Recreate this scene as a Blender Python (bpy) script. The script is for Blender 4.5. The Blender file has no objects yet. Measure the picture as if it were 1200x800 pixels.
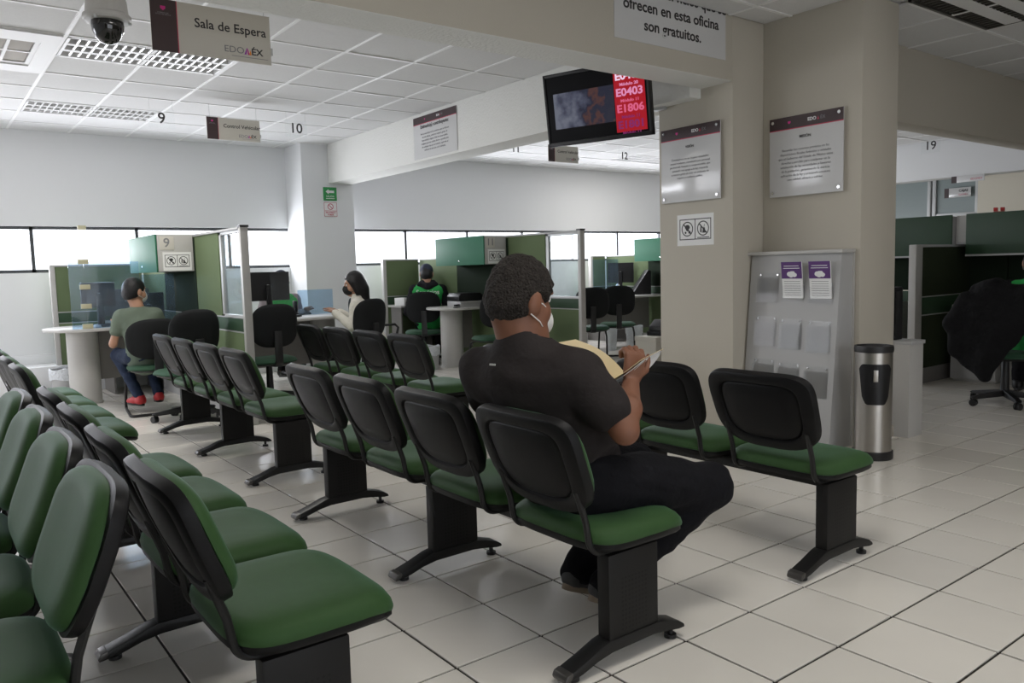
import bpy, bmesh, math, random
import numpy as np
from mathutils import Vector, Matrix, Euler
random.seed(7); np.random.seed(7)
SC = bpy.context.scene
COL = SC.collection
PI = math.pi
S = 1/3                       # floor tile pitch in metres

# ------------------------------------------------------------------ camera
FPX, PITCH, YAW, ROLL = 930.573, 0.09249, 0.64675, -0.0268
CAM = Vector((-2.2488, -1.3129, 1.2156))
cy_, sy_, cp_, sp_, cr_, sr_ = math.cos(YAW), math.sin(YAW), math.cos(PITCH), math.sin(PITCH), math.cos(ROLL), math.sin(ROLL)
FW = Vector((sy_*cp_, cy_*cp_, -sp_)); RT0 = Vector((cy_, -sy_, 0)); UP0 = RT0.cross(FW)
RT = RT0*cr_ + UP0*sr_; UP = UP0*cr_ - RT0*sr_
cam_d = bpy.data.cameras.new('camera'); cam_o = bpy.data.objects.new('camera', cam_d); COL.objects.link(cam_o)
cam_o.matrix_world = Matrix(((RT.x, UP.x, -FW.x, CAM.x), (RT.y, UP.y, -FW.y, CAM.y), (RT.z, UP.z, -FW.z, CAM.z), (0, 0, 0, 1)))
cam_d.sensor_width = 36; cam_d.lens = FPX/1200*36; cam_d.clip_start = .05
SC.camera = cam_o
def project(p):
    d = Vector(p) - CAM; z = d.dot(FW)
    return (600 + FPX*d.dot(RT)/z, 400 - FPX*d.dot(UP)/z, z) if z > .05 else (None, None, z)

# ------------------------------------------------------------------ world, daylight, exposure
W = bpy.data.worlds.new('world'); SC.world = W; W.use_nodes = True
bg = W.node_tree.nodes['Background']; bg.inputs[0].default_value = (.95, .95, 1, 1); bg.inputs[1].default_value = 2.2
SC.view_settings.view_transform = 'Standard'; SC.view_settings.look = 'None'
SC.view_settings.gamma = 1; SC.view_settings.use_curve_mapping = False; SC.view_settings.exposure = 0.10
def area_light(name, loc, target, sx, sy, power, col):
    l = bpy.data.lights.new(name, 'AREA'); l.shape = 'RECTANGLE'; l.size = sx; l.size_y = sy; l.energy = power; l.color = col
    o = bpy.data.objects.new(name, l); COL.objects.link(o); o.location = loc
    o.rotation_euler = (Vector(target) - Vector(loc)).to_track_quat('-Z', 'Y').to_euler(); return o
DAY = (.985, .955, 1)
area_light('daylight_back_window_west', (-1.4, 8.98, 1.56), (-1.4, 0, 1.2), 6.2, .5, 140, DAY)
area_light('daylight_back_window_east', (6, 8.98, 1.56), (6, 0, 1.2), 7.0, .5, 200, DAY)
area_light('unseen_left_window_light', (-5.6, 6.7, 1.6), (0, 5.0, 1.0), 2.6, 1.2, 40, DAY)  # unseen side window, placed and sized for the light it gives
area_light('unseen_entrance_light', (-1.0, -4.6, 1.3), (0, 3, 1.2), 4.0, 2.0, 5, (1, .95, .86))  # unseen entrance behind the camera, added to light the near faces

# ------------------------------------------------------------------ materials
def mat(name, col, rough=.5, metal=0, spec=.5, bump=None, var=None, var2=None, emit=None, estr=1, alpha=None, rnd=0, coat=0, aniso=None, detail=4):
    m = bpy.data.materials.new(name); m.use_nodes = True; nt = m.node_tree; N = nt.nodes; L = nt.links
    p = N['Principled BSDF']
    c = tuple(col) + (1,)
    p.inputs['Base Color'].default_value = c; p.inputs['Roughness'].default_value = rough
    p.inputs['Metallic'].default_value = metal; p.inputs['Specular IOR Level'].default_value = spec
    if coat: p.inputs['Coat Weight'].default_value = coat; p.inputs['Coat Roughness'].default_value = .1
    if emit: p.inputs['Emission Color'].default_value = tuple(emit) + (1,); p.inputs['Emission Strength'].default_value = estr
    if bump or var: tc = N.new('ShaderNodeTexCoord')
    last = None
    if var:
        n = N.new('ShaderNodeTexNoise'); n.inputs['Scale'].default_value = var[0]; n.inputs['Detail'].default_value = detail
        L.new(tc.outputs['Object'], n.inputs['Vector'])
        mx = N.new('ShaderNodeMix'); mx.data_type = 'RGBA'
        mx.inputs[6].default_value = tuple(max(0, x*(1-var[1])) for x in col) + (1,)
        mx.inputs[7].default_value = tuple(min(1, x*(1+var[1])) for x in col) + (1,)
        L.new(n.outputs['Fac'], mx.inputs[0]); last = mx.outputs[2]
        L.new(last, p.inputs['Base Color'])
    if rnd:
        oi = N.new('ShaderNodeObjectInfo'); mr = N.new('ShaderNodeMapRange'); mr.inputs[3].default_value = 1-rnd; mr.inputs[4].default_value = 1+rnd*.6
        L.new(oi.outputs['Random'], mr.inputs[0])
        hv = N.new('ShaderNodeHueSaturation'); hv.inputs['Color'].default_value = c
        if last: L.new(last, hv.inputs['Color'])
        L.new(mr.outputs[0], hv.inputs['Value']); L.new(hv.outputs[0], p.inputs['Base Color'])
    if bump:
        n2 = N.new('ShaderNodeTexNoise'); n2.inputs['Scale'].default_value = bump[0]; n2.inputs['Detail'].default_value = 3
        L.new(tc.outputs['Object'], n2.inputs['Vector'])
        b = N.new('ShaderNodeBump'); b.inputs['Strength'].default_value = bump[1]; b.inputs['Distance'].default_value = bump[2] if len(bump) > 2 else .01
        L.new(n2.outputs['Fac'], b.inputs['Height']); L.new(b.outputs[0], p.inputs['Normal'])
    return m
def glass_mat(name, tint, refl=.08, tintmix=0.0, fres=True):
    m = bpy.data.materials.new(name); m.use_nodes = True; nt = m.node_tree; N = nt.nodes; L = nt.links
    N.remove(N['Principled BSDF']); out = N['Material Output']
    t = N.new('ShaderNodeBsdfTransparent'); t.inputs[0].default_value = tuple(tint)+(1,)
    g = N.new('ShaderNodeBsdfGlossy'); g.inputs['Roughness'].default_value = .03
    f = N.new('ShaderNodeFresnel'); f.inputs[0].default_value = 1.3
    ad = N.new('ShaderNodeMath'); ad.operation = 'ADD'; ad.inputs[1].default_value = refl; ad.inputs[0].default_value = 0; ad.use_clamp = True
    if fres: L.new(f.outputs[0], ad.inputs[0])
    ge = N.new('ShaderNodeNewGeometry'); iv = N.new('ShaderNodeMath'); iv.operation = 'SUBTRACT'; iv.inputs[0].default_value = 1; L.new(ge.outputs['Backfacing'], iv.inputs[1])
    mu = N.new('ShaderNodeMath'); mu.operation = 'MULTIPLY'; L.new(ad.outputs[0], mu.inputs[0]); L.new(iv.outputs[0], mu.inputs[1]); ad = mu
    mx = N.new('ShaderNodeMixShader'); L.new(ad.outputs[0], mx.inputs[0]); L.new(t.outputs[0], mx.inputs[1]); L.new(g.outputs[0], mx.inputs[2])
    last = mx
    if tintmix:
        d = N.new('ShaderNodeBsdfDiffuse'); d.inputs[0].default_value = (.75, .85, .95, 1)
        nz = N.new('ShaderNodeTexNoise'); nz.inputs['Scale'].default_value = 3; nz.inputs['Detail'].default_value = 5
        tc = N.new('ShaderNodeTexCoord'); L.new(tc.outputs['Object'], nz.inputs['Vector'])
        mr = N.new('ShaderNodeMapRange'); mr.inputs[1].default_value = .4; mr.inputs[2].default_value = .75; mr.inputs[3].default_value = tintmix*.25; mr.inputs[4].default_value = tintmix
        L.new(nz.outputs['Fac'], mr.inputs[0])
        m2 = N.new('ShaderNodeMixShader'); L.new(mr.outputs[0], m2.inputs[0]); L.new(mx.outputs[0], m2.inputs[1]); L.new(d.outputs[0], m2.inputs[2]); last = m2
    L.new(last.outputs[0], out.inputs[0]); return m
def dots_mat(name, col, hole, pitch, x0, x1, z0, z1):
    """perforated steel sheet: a grid of small dark holes inside a rectangle of the panel's own face"""
    m = mat(name, col, .5, 0, .25); nt = m.node_tree; N = nt.nodes; L = nt.links; p = N['Principled BSDF']
    tc = N.new('ShaderNodeTexCoord'); sx = N.new('ShaderNodeSeparateXYZ'); L.new(tc.outputs['Object'], sx.inputs[0])
    def mth(op, a, b=None):
        n = N.new('ShaderNodeMath'); n.operation = op
        for i, v in enumerate((a, b)):
            if v is None: continue
            if isinstance(v, (int, float)): n.inputs[i].default_value = v
            else: L.new(v, n.inputs[i])
        return n.outputs[0]
    def cell(o): return mth('SUBTRACT', mth('FRACT', mth('DIVIDE', o, pitch)), .5)
    a, b = cell(sx.outputs[0]), cell(sx.outputs[2])
    r = mth('SQRT', mth('ADD', mth('MULTIPLY', a, a), mth('MULTIPLY', b, b)))
    k = mth('LESS_THAN', r, .26)
    for o, lo, hi in ((sx.outputs[0], x0, x1), (sx.outputs[2], z0, z1)):
        k = mth('MULTIPLY', k, mth('MULTIPLY', mth('GREATER_THAN', o, lo), mth('LESS_THAN', o, hi)))
    mx = N.new('ShaderNodeMix'); mx.data_type = 'RGBA'; mx.inputs[6].default_value = tuple(col)+(1,); mx.inputs[7].default_value = tuple(hole)+(1,)
    L.new(k, mx.inputs[0]); L.new(mx.outputs[2], p.inputs['Base Color']); return m

M = dict(
 tile=mat('floor_tile_glaze', (.84, .805, .74), .19, 0, .75, var=(2.2, .07), rnd=.06),
 grout=mat('grout_dark', (.028, .023, .018), .9),
 ctile=mat('ceiling_tile_mineral', (.74, .74, .74), .95, 0, .1, bump=(260, .25, .003), var=(60, .05), rnd=.02),
 tbar=mat('ceiling_grid_white', (.86, .86, .86), .5),
 wall=mat('wall_white_paint', (.78, .79, .80), .8, 0, .2, bump=(120, .12, .004)),
 stucco=mat('beam_textured_paint', (.74, .74, .71), .85, 0, .2, bump=(55, .45, .012)),
 beige=mat('pillar_cream_paint', (.52, .485, .415), .75, 0, .25, bump=(160, .25, .004)),
 farwall=mat('far_wall_cream', (.72, .68, .58), .8, 0, .2),
 black=mat('black_plastic', (.014, .014, .015), .42, 0, .45, bump=(420, .08, .002)),
 shell=mat('seat_shell_plastic', (.0065, .0065, .007), .48, 0, .2, bump=(500, .1, .002)),
 green=mat('green_upholstery', (.033, .080, .024), .62, 0, .22, bump=(900, .18, .001), var=(30, .10)),
 steelb=mat('black_painted_steel', (.009, .009, .009), .42, 0, .35),
 perf=dots_mat('perforated_black_steel', (.011, .0105, .010), (.002, .002, .002), .0145, -.056, .056, .10, .27),
 chrome=mat('chrome', (.75, .75, .75), .2, 1),
 toecap=mat('worn_toe_cap', (.10, .095, .09), .35, .6),
 inox=mat('brushed_stainless', (.42, .40, .37), .32, 1),
 alu=mat('aluminium_grey', (.52, .53, .53), .45, .3),
 frame=mat('window_frame_dark', (.05, .055, .06), .5),
 gpaneld=mat('partition_olive_shaded_cloth', (.035, .045, .026), .8, 0, .1),  # same olive cloth, the dim office's shade put into its colour
 gpanel=mat('partition_olive_green', (.125, .17, .085), .75, 0, .25, bump=(500, .1, .002)),
 gband=mat('partition_band_dark_green', (.022, .06, .026), .6),
 gdoor=mat('cabinet_door_green', (.03, .15, .085), .6, 0, .25),
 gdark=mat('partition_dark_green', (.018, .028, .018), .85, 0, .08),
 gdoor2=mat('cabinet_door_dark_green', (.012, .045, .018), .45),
 lam=mat('grey_laminate', (.50, .49, .47), .4, 0, .4, var=(160, .06)),
 lamd=mat('dark_grey_laminate', (.20, .19, .18), .55),
 cabgrey=mat('cabinet_grey_metal', (.44, .44, .44), .5),
 white=mat('white_plastic', (.80, .80, .80), .45),
 paper=mat('white_paper', (.82, .82, .81), .8, 0, .2),
 signw=mat('sign_white_acrylic', (.62, .62, .62), .12, 0, .5),
 signc=mat('sign_cream', (.60, .575, .515), .5, 0, .3),
 maroon=mat('sign_maroon', (.045, .024, .026), .45),
 inkd=mat('ink_dark', (.03, .028, .03), .6),
 inkg=mat('ink_grey', (.22, .22, .23), .6),
 inkw=mat('ink_white', (.8, .8, .8), .6),
 inkr=mat('ink_red', (.5, .04, .09), .6),
 inkp=mat('ink_purple', (.30, .04, .38), .6),
 inko=mat('ink_orange', (.80, .27, .03), .6),
 inkm=mat('ink_magenta', (.62, .03, .25), .6),
 purple=mat('leaflet_purple', (.09, .025, .16), .5),
 exitg=mat('exit_sign_green', (.03, .30, .08), .5),
 screen=mat('monitor_black', (.003, .003, .004), .35, 0, .08),
 bezel=mat('bezel_black', (.009, .009, .010), .4, 0, .3),
 fabric=mat('office_chair_fabric', (.016, .017, .018), .85, 0, .2, bump=(700, .2, .002)),
 gseat=mat('office_chair_green', (.02, .07, .035), .8),
 manila=mat('manila_card', (.70, .58, .36), .7, 0, .2),
 skin=mat('skin_brown', (.20, .088, .052), .5, 0, .35, var=(9, .12), bump=(260, .1, .002)),
 skin2=mat('skin_light', (.42, .23, .15), .5, 0, .35, var=(9, .1)),
 hairg=mat('hair_black_greying', (.040, .034, .030), .75, 0, .2, bump=(140, 1.0, .03), var=(130, 1.0), detail=8),
 hairb=mat('hair_black', (.008, .007, .008), .45, 0, .4, bump=(120, .4, .01)),
 tee=mat('charcoal_cotton', (.027, .023, .0225), .9, 0, .15, bump=(18, .35, .02), var=(6, .12)),
 jeansb=mat('black_denim', (.0075, .0075, .0095), .85, 0, .15, bump=(30, .4, .02), var=(14, .25)),
 jeans=mat('blue_denim', (.022, .032, .06), .85, 0, .15, bump=(30, .4, .02), var=(12, .3)),
 sage=mat('sage_green_cotton', (.145, .18, .14), .9, 0, .15, bump=(16, .5, .02)),
 knit=mat('cream_knit', (.80, .77, .69), .95, 0, .1, bump=(40, .5, .02)),
 vest=mat('green_vest_cloth', (.035, .37, .085), .75, 0, .2, bump=(20, .4, .02)),
 hood=mat('charcoal_hoodie', (.016, .015, .018), .9, 0, .1, bump=(20, .5, .02)),
 lilac=mat('lilac_sleeve', (.30, .26, .28), .85),
 cap=mat('navy_cap', (.015, .022, .045), .8),
 mask=mat('face_mask_white', (.72, .72, .70), .85),
 maskb=mat('face_mask_black', (.01, .01, .01), .8),
 shoe=mat('grey_shoe_leather', (.055, .055, .058), .6, bump=(40, .3, .01)),
 sole=mat('tan_shoe_sole', (.30, .24, .18), .8),
 redshoe=mat('red_shoe', (.42, .018, .022), .55),
 eyew=mat('eye_white', (.8, .8, .78), .2),
 eyed=mat('eye_iris', (.02, .012, .008), .15),
 silver=mat('silver_chain', (.8, .78, .74), .22, 1),
 jacket=mat('black_jacket', (.010, .010, .011), .85, 0, .15, bump=(16, .6, .03)),
 bin=mat('bin_liner_white', (.70, .73, .76), .4, bump=(40, .8, .03)),
 woodc=mat('bin_grey', (.42, .42, .42), .6),
 red=mat('red_plastic', (.5, .03, .03), .5),
 tube=mat('fluorescent_tube', (.9, .9, .9), .4, emit=(1, .98, .95), estr=7),
 tubeoff=mat('fluorescent_tube_unlit', (.7, .7, .7), .4),
 louvre=mat('louvre_aluminium', (.80, .80, .80), .3, .5),
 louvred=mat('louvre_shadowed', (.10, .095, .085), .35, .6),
 skyglass=glass_mat('window_glass', (.97, .99, 1), .02),
 acrylic=glass_mat('acrylic_clear', (.90, .95, .97), .05, .10),
 acrylicb=glass_mat('acrylic_bluish', (.72, .84, .95), .02, .13),
 frost=glass_mat('holder_acrylic', (.93, .94, .94), .10, .35),
 officeglass=mat('office_glass_grey', (.30, .35, .35), .15, 0, .5),
 clear=glass_mat('acrylic_plate_clear', (.985, .99, .99), .0),
 clear2=glass_mat('acrylic_holder_clear', (.99, .99, .99), .012, .04, False),
 dome=mat('dome_smoked', (.008, .008, .008), .06, 0, .5, coat=.5),
 brass=mat('clamp_plastic_yellowed', (.52, .49, .33), .5),
 vent=mat('vent_white', (.78, .78, .78), .5),
 ventd=mat('vent_core', (.36, .33, .29), .7),
)

_g = M['green'].node_tree.nodes['Principled BSDF']; _g.inputs['Sheen Weight'].default_value = .16; _g.inputs['Sheen Roughness'].default_value = .35; _g.inputs['Sheen Tint'].default_value = (.55, .95, .8, 1)

# ------------------------------------------------------------------ geometry helpers
class G:
    """collects shapes of one part and links them as ONE mesh object"""
    def __init__(s): s.bm = bmesh.new()
    def _add(s, vs, fs, T=None):
        bv = [s.bm.verts.new(T @ Vector(v) if T else v) for v in vs]
        for f in fs:
            try: s.bm.faces.new([bv[i] for i in f])
            except ValueError: pass
        return s
    def box(s, x0, x1, y0, y1, z0, z1, T=None):
        return s._add([(x0, y0, z0), (x1, y0, z0), (x1, y1, z0), (x0, y1, z0), (x0, y0, z1), (x1, y0, z1), (x1, y1, z1), (x0, y1, z1)],
                      [(0, 3, 2, 1), (4, 5, 6, 7), (0, 1, 5, 4), (1, 2, 6, 5), (2, 3, 7, 6), (3, 0, 4, 7)], T)
    def prism(s, pts, d0, d1, axis='y', T=None):
        """polygon in the plane across `axis`, extruded d0..d1; pts are (x,z) for y, (x,y) for z, (y,z) for x"""
        def P(a, b, d): return {'y': (a, d, b), 'z': (a, b, d), 'x': (d, a, b)}[axis]
        n = len(pts); vs = [P(a, b, d0) for a, b in pts] + [P(a, b, d1) for a, b in pts]
        fs = [tuple(range(n)), tuple(range(2*n-1, n-1, -1))] + [(i, i+n, (i+1) % n+n, (i+1) % n) for i in range(n)]
        return s._add(vs, fs, T)
    def tube(s, pts, r, n=8, cap=True, T=None):
        pts = [Vector(p) for p in pts]; rs = r if isinstance(r, (list, tuple)) else [r]*len(pts)
        t0 = (pts[1]-pts[0]).normalized(); a = t0.orthogonal().normalized(); vs = []
        for i, p in enumerate(pts):
            t = (pts[min(i+1, len(pts)-1)] - pts[max(i-1, 0)]).normalized()
            a = (a - t*a.dot(t)).normalized(); b = t.cross(a)
            vs += [p + (a*math.cos(2*PI*k/n) + b*math.sin(2*PI*k/n))*rs[i] for k in range(n)]
        fs = [(i*n+k, i*n+(k+1) % n, (i+1)*n+(k+1) % n, (i+1)*n+k) for i in range(len(pts)-1) for k in range(n)]
        if cap: fs += [tuple(range(n-1, -1, -1)), tuple((len(pts)-1)*n+k for k in range(n))]
        return s._add(vs, fs, T)
    def lathe(s, prof, c=(0, 0, 0), n=24, T=None, sx=1, sy=1):
        vs = []; fs = []
        for r, z in prof: vs += [(c[0]+sx*r*math.cos(2*PI*k/n), c[1]+sy*r*math.sin(2*PI*k/n), c[2]+z) for k in range(n)]
        for i in range(len(prof)-1):
            for k in range(n): fs.append((i*n+k, i*n+(k+1) % n, (i+1)*n+(k+1) % n, (i+1)*n+k))
        fs += [tuple(range(n-1, -1, -1)), tuple((len(prof)-1)*n+k for k in range(n))]
        return s._add(vs, fs, T)
    def cyl(s, p0, p1, r, n=16): return s.tube([p0, p1], r, n)
    def pad(s, w, h, ex, prof, fmap, n=36):
        """puffy rounded-rectangle sheet; prof = list of (r, offset) from centre front round the edge to centre back"""
        def sg(x, e): return math.copysign(abs(x)**(2/e), x)
        vs = [fmap(0, 0, prof[0][1])]; fs = []
        for r, o in prof[1:-1]:
            for k in range(n):
                a = 2*PI*(k+.5)/n; e = ex if not isinstance(ex, tuple) else ex[0] if math.sin(a) > 0 else ex[1]; vs.append(fmap(w/2*r*sg(math.cos(a), e), h/2*r*sg(math.sin(a), e), o))
        vs.append(fmap(0, 0, prof[-1][1])); m = len(prof)-2
        for k in range(n): fs.append((0, 1+k, 1+(k+1) % n))
        for i in range(m-1):
            for k in range(n): fs.append((1+i*n+k, 1+(i+1)*n+k, 1+(i+1)*n+(k+1) % n, 1+i*n+(k+1) % n))
        e = len(vs)-1
        for k in range(n): fs.append((1+(m-1)*n+k, e, 1+(m-1)*n+(k+1) % n))
        return s._add(vs, fs)
    def mesh(s, name, bevel=0, smooth=True, segs=2):
        bm = s.bm
        bmesh.ops.recalc_face_normals(bm, faces=bm.faces)
        if bevel:
            es = [e for e in bm.edges if len(e.link_faces) == 2 and e.calc_face_angle(0) > .5]
            bmesh.ops.bevel(bm, geom=es, offset=bevel, segments=segs, profile=.6, affect='EDGES', clamp_overlap=True)
        me = bpy.data.meshes.new(name)
        if smooth:
            for f in bm.faces: f.smooth = True
            for e in bm.edges:
                if len(e.link_faces) == 2 and e.calc_face_angle(0) > .7: e.smooth = False
        bm.to_mesh(me); bm.free(); return me
    def build(s, name, m, parent=None, bevel=0, smooth=True, segs=2):
        return link(name, s.mesh(name, bevel, smooth, segs), m, parent)
def link(name, me, m=None, parent=None):
    if m is not None and not me.materials: me.materials.append(m)
    o = bpy.data.objects.new(name, me); COL.objects.link(o)
    if parent: o.parent = parent
    return o
def tag(o, label, cat, group=None):
    o['label'] = label; o['category'] = cat
    if group: o['group'] = group
    return o
def thing(name, label, cat, loc=(0, 0, 0), rotz=0, group=None):
    o = bpy.data.objects.new(name, None); COL.objects.link(o); o.empty_display_size = .1
    o.location = loc; o.rotation_euler = (0, 0, rotz); return tag(o, label, cat, group)
def structure(o): o['kind'] = 'structure'; return o
def dup(root, loc, rotz, label, group=None):
    r = root.copy(); COL.objects.link(r); r.location = loc; r.rotation_euler = (0, 0, rotz); r['label'] = label
    if group: r['group'] = group
    for ch in list(root.children):
        c = ch.copy(); COL.objects.link(c); c.parent = r
        for g in list(ch.children):
            d = g.copy(); COL.objects.link(d); d.parent = c
    return r
def text(body, size, loc, m, parent, name='lettering', align='CENTER', bold=0, rotz=0, depth=.0006, sx=1.0, spacing=1, tilt=PI/2):
    cu = bpy.data.curves.new(name, 'FONT'); cu.body = body; cu.size = size; cu.align_x = align; cu.align_y = 'CENTER'
    cu.extrude = depth; cu.offset = bold*size; cu.resolution_u = 3; cu.space_line = spacing
    t = bpy.data.objects.new(name, cu); COL.objects.link(t)
    bpy.context.view_layer.update()
    me = bpy.data.meshes.new_from_object(t.evaluated_get(bpy.context.evaluated_depsgraph_get()))
    bpy.data.objects.remove(t); bpy.data.curves.remove(cu)
    me.transform(Matrix.Rotation(rotz, 4, 'Z') @ Matrix.Rotation(tilt, 4, 'X') @ Matrix.Diagonal((sx, 1, 1, 1))); me.materials.clear()
    o = link(name, me, m, parent); o.location = loc; return o

# ================================================================== SETTING
# ---- floor: grout bed with single tiles
XW0, XW1, YW0, YW1, HC = -5.4, 17.0, -4.4, 8.85, 2.84
floor = structure(G().box(XW0-.3, XW1+.3, YW0-.3, YW1+.6, -.12, -.005).build('floor', M['grout']))
t_me = G().box(-S/2+.0045, S/2-.0045, -S/2+.0045, S/2-.0045, -.012, 0).mesh('floor_tile', .0012, segs=1); t_me.materials.append(M['tile'])
cells = []
for i in range(int(XW0/S)-1, int(XW1/S)+1):
    for j in range(int(YW0/S)-1, int(YW1/S)+1):
        c = ((i+.5)*S, (j+.5)*S); u, v, z = project((c[0], c[1], 0))
        area = 0
        if z > .3 and -60 < u < 1260 and -40 < v < 860: area = 1/z**3
        cells.append((area, c))
cells.sort(reverse=True)
for k, (a, c) in enumerate(cells[:295]):
    o = link('floor_tile', t_me, None, floor); o.location = (c[0], c[1], random.uniform(-.0006, .0004)); o.rotation_euler = (0, 0, 0)
g = G()
for a, c in cells[295:]:
    g.box(c[0]-S/2+.0045, c[0]+S/2-.0045, c[1]-S/2+.0045, c[1]+S/2-.0045, -.012, 0)
far_tiles = g.build('floor_tiles', M['tile'], floor); far_tiles['kind'] = 'stuff'

# ---- ceiling: slab above, lay-in tiles in a T-bar grid
ceiling = structure(G().box(XW0-.3, XW1+.3, YW0-.3, YW1+.6, HC+.03, HC+.2).build('ceiling', M['ctile']))
P = .583
ct_me = G().box(-P/2+.004, P/2-.004, -P/2+.004, P/2-.004, .004, .02).mesh('ceiling_tile'); ct_me.materials.append(M['ctile'])
grid = G(); LIGHTS = {}
def ceiling_field(xa, xb, ya, yb, gx, gy, skip, tiles=True):
    nx0, nx1 = math.floor((xa-gx)/P), math.ceil((xb-gx)/P); ny0, ny1 = math.floor((ya-gy)/P), math.ceil((yb-gy)/P)
    spare = G(); n = 0
    for i in range(nx0, nx1):
        for j in range(ny0, ny1):
            x0, x1, y0, y1 = max(xa, gx+i*P), min(xb, gx+(i+1)*P), max(ya, gy+j*P), min(yb, gy+(j+1)*P)
            if x1-x0 < .03 or y1-y0 < .03 or (i, j) in skip: continue
            u, v, z = project(((x0+x1)/2, (y0+y1)/2, HC))
            if tiles and z > .3 and -80 < u < 1280 and -60 < v < 500:
                if x1-x0 > P-.01 and y1-y0 > P-.01:
                    o = link('ceiling_tile', ct_me, None, ceiling); o.location = ((x0+x1)/2, (y0+y1)/2, HC+random.uniform(-.001, .002))
                else: G().box(x0+.004, x1-.004, y0+.004, y1-.004, HC+.004, HC+.02).build('ceiling_tile', M['ctile'], ceiling)
            else: spare.box(x0+.004, x1-.004, y0+.004, y1-.004, HC+.004, HC+.02); n += 1
    for i in range(nx0, nx1+1):
        x = gx+i*P
        if xa-.01 < x < xb+.01: grid.box(x-.012, x+.012, ya, yb, HC-.001, HC+.006)
    for j in range(ny0, ny1+1):
        y = gy+j*P
        if ya-.01 < y < yb+.01: grid.box(xa, xb, y-.012, y+.012, HC-.0015, HC+.0055)
    if n: spare.build('ceiling_tile_remainder', M['ctile'], ceiling)['kind'] = 'stuff'
    else: spare.bm.free()
GX, GY = -1.28, 3.66
ceiling_field(XW0, 2.15, 2.40, YW1, GX, GY, {(0, 2), (1, 2), (0, 6), (1, 6), (-1, 2), (-1, 3)})
MX, MY = 2.419, 3.66
ceiling_field(2.47, 9.5, 2.40, YW1, MX, MY, {(7, 6), (8, 6)})
RX, RY = 2.96, 1.33
ceiling_field(3.04, 9.5, YW0, 1.88, RX, RY, {(0, -1), (1, -1)})
ceiling_field(9.8, XW1, 2.1, YW1, 9.8, 2.1, {(1, 3), (2, 3)}, tiles=False)
ceiling_field(XW0, 2.6, YW0, 2.12, GX, GY, {(-1, -7), (0, -7), (3, -8), (4, -8)}, tiles=False)
grid.build('ceiling_grid', M['tbar'], ceiling)

# ---- back wall with the ribbon of windows
ZS, ZH = 1.30, 1.81
wb = G().box(XW0, XW1, YW1, YW1+.2, 0, ZS).box(XW0, XW1, YW1, YW1+.2, ZH, HC+.05)
structure(wb.build('wall_back', M['wall']))
mull = [XW0, -4.36, -3.28, -2.205, -1.13, -.056, 1.02, 2.0, 2.49, 3.56, 4.64, 5.71, 6.79, 7.86, 8.94, 10.0, 11.1, XW1]
for k in range(len(mull)-1):
    a, b = mull[k], mull[k+1]
    w = G(); y0, y1 = YW1+.03, YW1+.07
    w.box(a, b, y0, y1, ZS, ZS+.035).box(a, b, y0, y1, ZH-.035, ZH).box(a, a+.018, y0, y1, ZS, ZH).box(b-.018, b, y0, y1, ZS, ZH)
    wf = structure(w.build('window_%d' % (k+1), M['frame']))
    G().box(a+.018, b-.018, YW1+.048, YW1+.053, ZS+.035, ZH-.035).build('pane', M['skyglass'], wf)
ledge = G().box(XW0, 1.79, 8.35, YW1, 0, .30).box(2.49, XW1, 8.35, YW1, 0, .30)
structure(ledge.build('trim_1', M['wall'], bevel=.006))
structure(G().box(XW0, XW1, YW1-.045, YW1, .30, .40).build('baseboard_back', M['wall'], bevel=.004))

# ---- left, front and right walls (outside the frame, with unseen openings put in for their daylight)
wl = G().box(XW0-.2, XW0, YW0, 5.4, 0, HC+.05).box(XW0-.2, XW0, 8.1, YW1+.2, 0, HC+.05).box(XW0-.2, XW0, 5.4, 8.1, 0, .9).box(XW0-.2, XW0, 5.4, 8.1, 2.3, HC+.05)
structure(wl.build('wall_left', M['wall']))
w = G()
for k in range(3): w.box(XW0-.1, XW0-.05, 5.4+k*1.33, 5.44+k*1.33, .9, 2.3)
w.box(XW0-.1, XW0-.05, 5.4, 8.1, .9, .94).box(XW0-.1, XW0-.05, 5.4, 8.1, 2.26, 2.3)
wf = structure(w.build('window_30', M['frame'])); G().box(XW0-.08, XW0-.075, 5.4, 8.1, .94, 2.26).build('pane', M['skyglass'], wf)
wfr = G().box(XW0, -3.2, YW0-.2, YW0, 0, HC+.05).box(1.2, XW1, YW0-.2, YW0, 0, HC+.05).box(-3.2, 1.2, YW0-.2, YW0, 2.4, HC+.05)
structure(wfr.build('wall_front', M['beige']))
w = G()
for x in (-3.2, -1.75, -.3, 1.16): w.box(x, x+.045, YW0-.1, YW0-.05, 0, 2.4)
w.box(-3.2, 1.2, YW0-.1, YW0-.05, 2.35, 2.4).box(-3.2, 1.2, YW0-.1, YW0-.05, 0, .06)
df = structure(w.build('door_1', M['alu'])); G().box(-3.2, 1.2, YW0-.08, YW0-.074, .06, 2.35).build('pane', M['skyglass'], df)
structure(G().box(XW1, XW1+.2, YW0, YW1+.2, 0, HC+.05).build('wall_right', M['farwall']))

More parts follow.
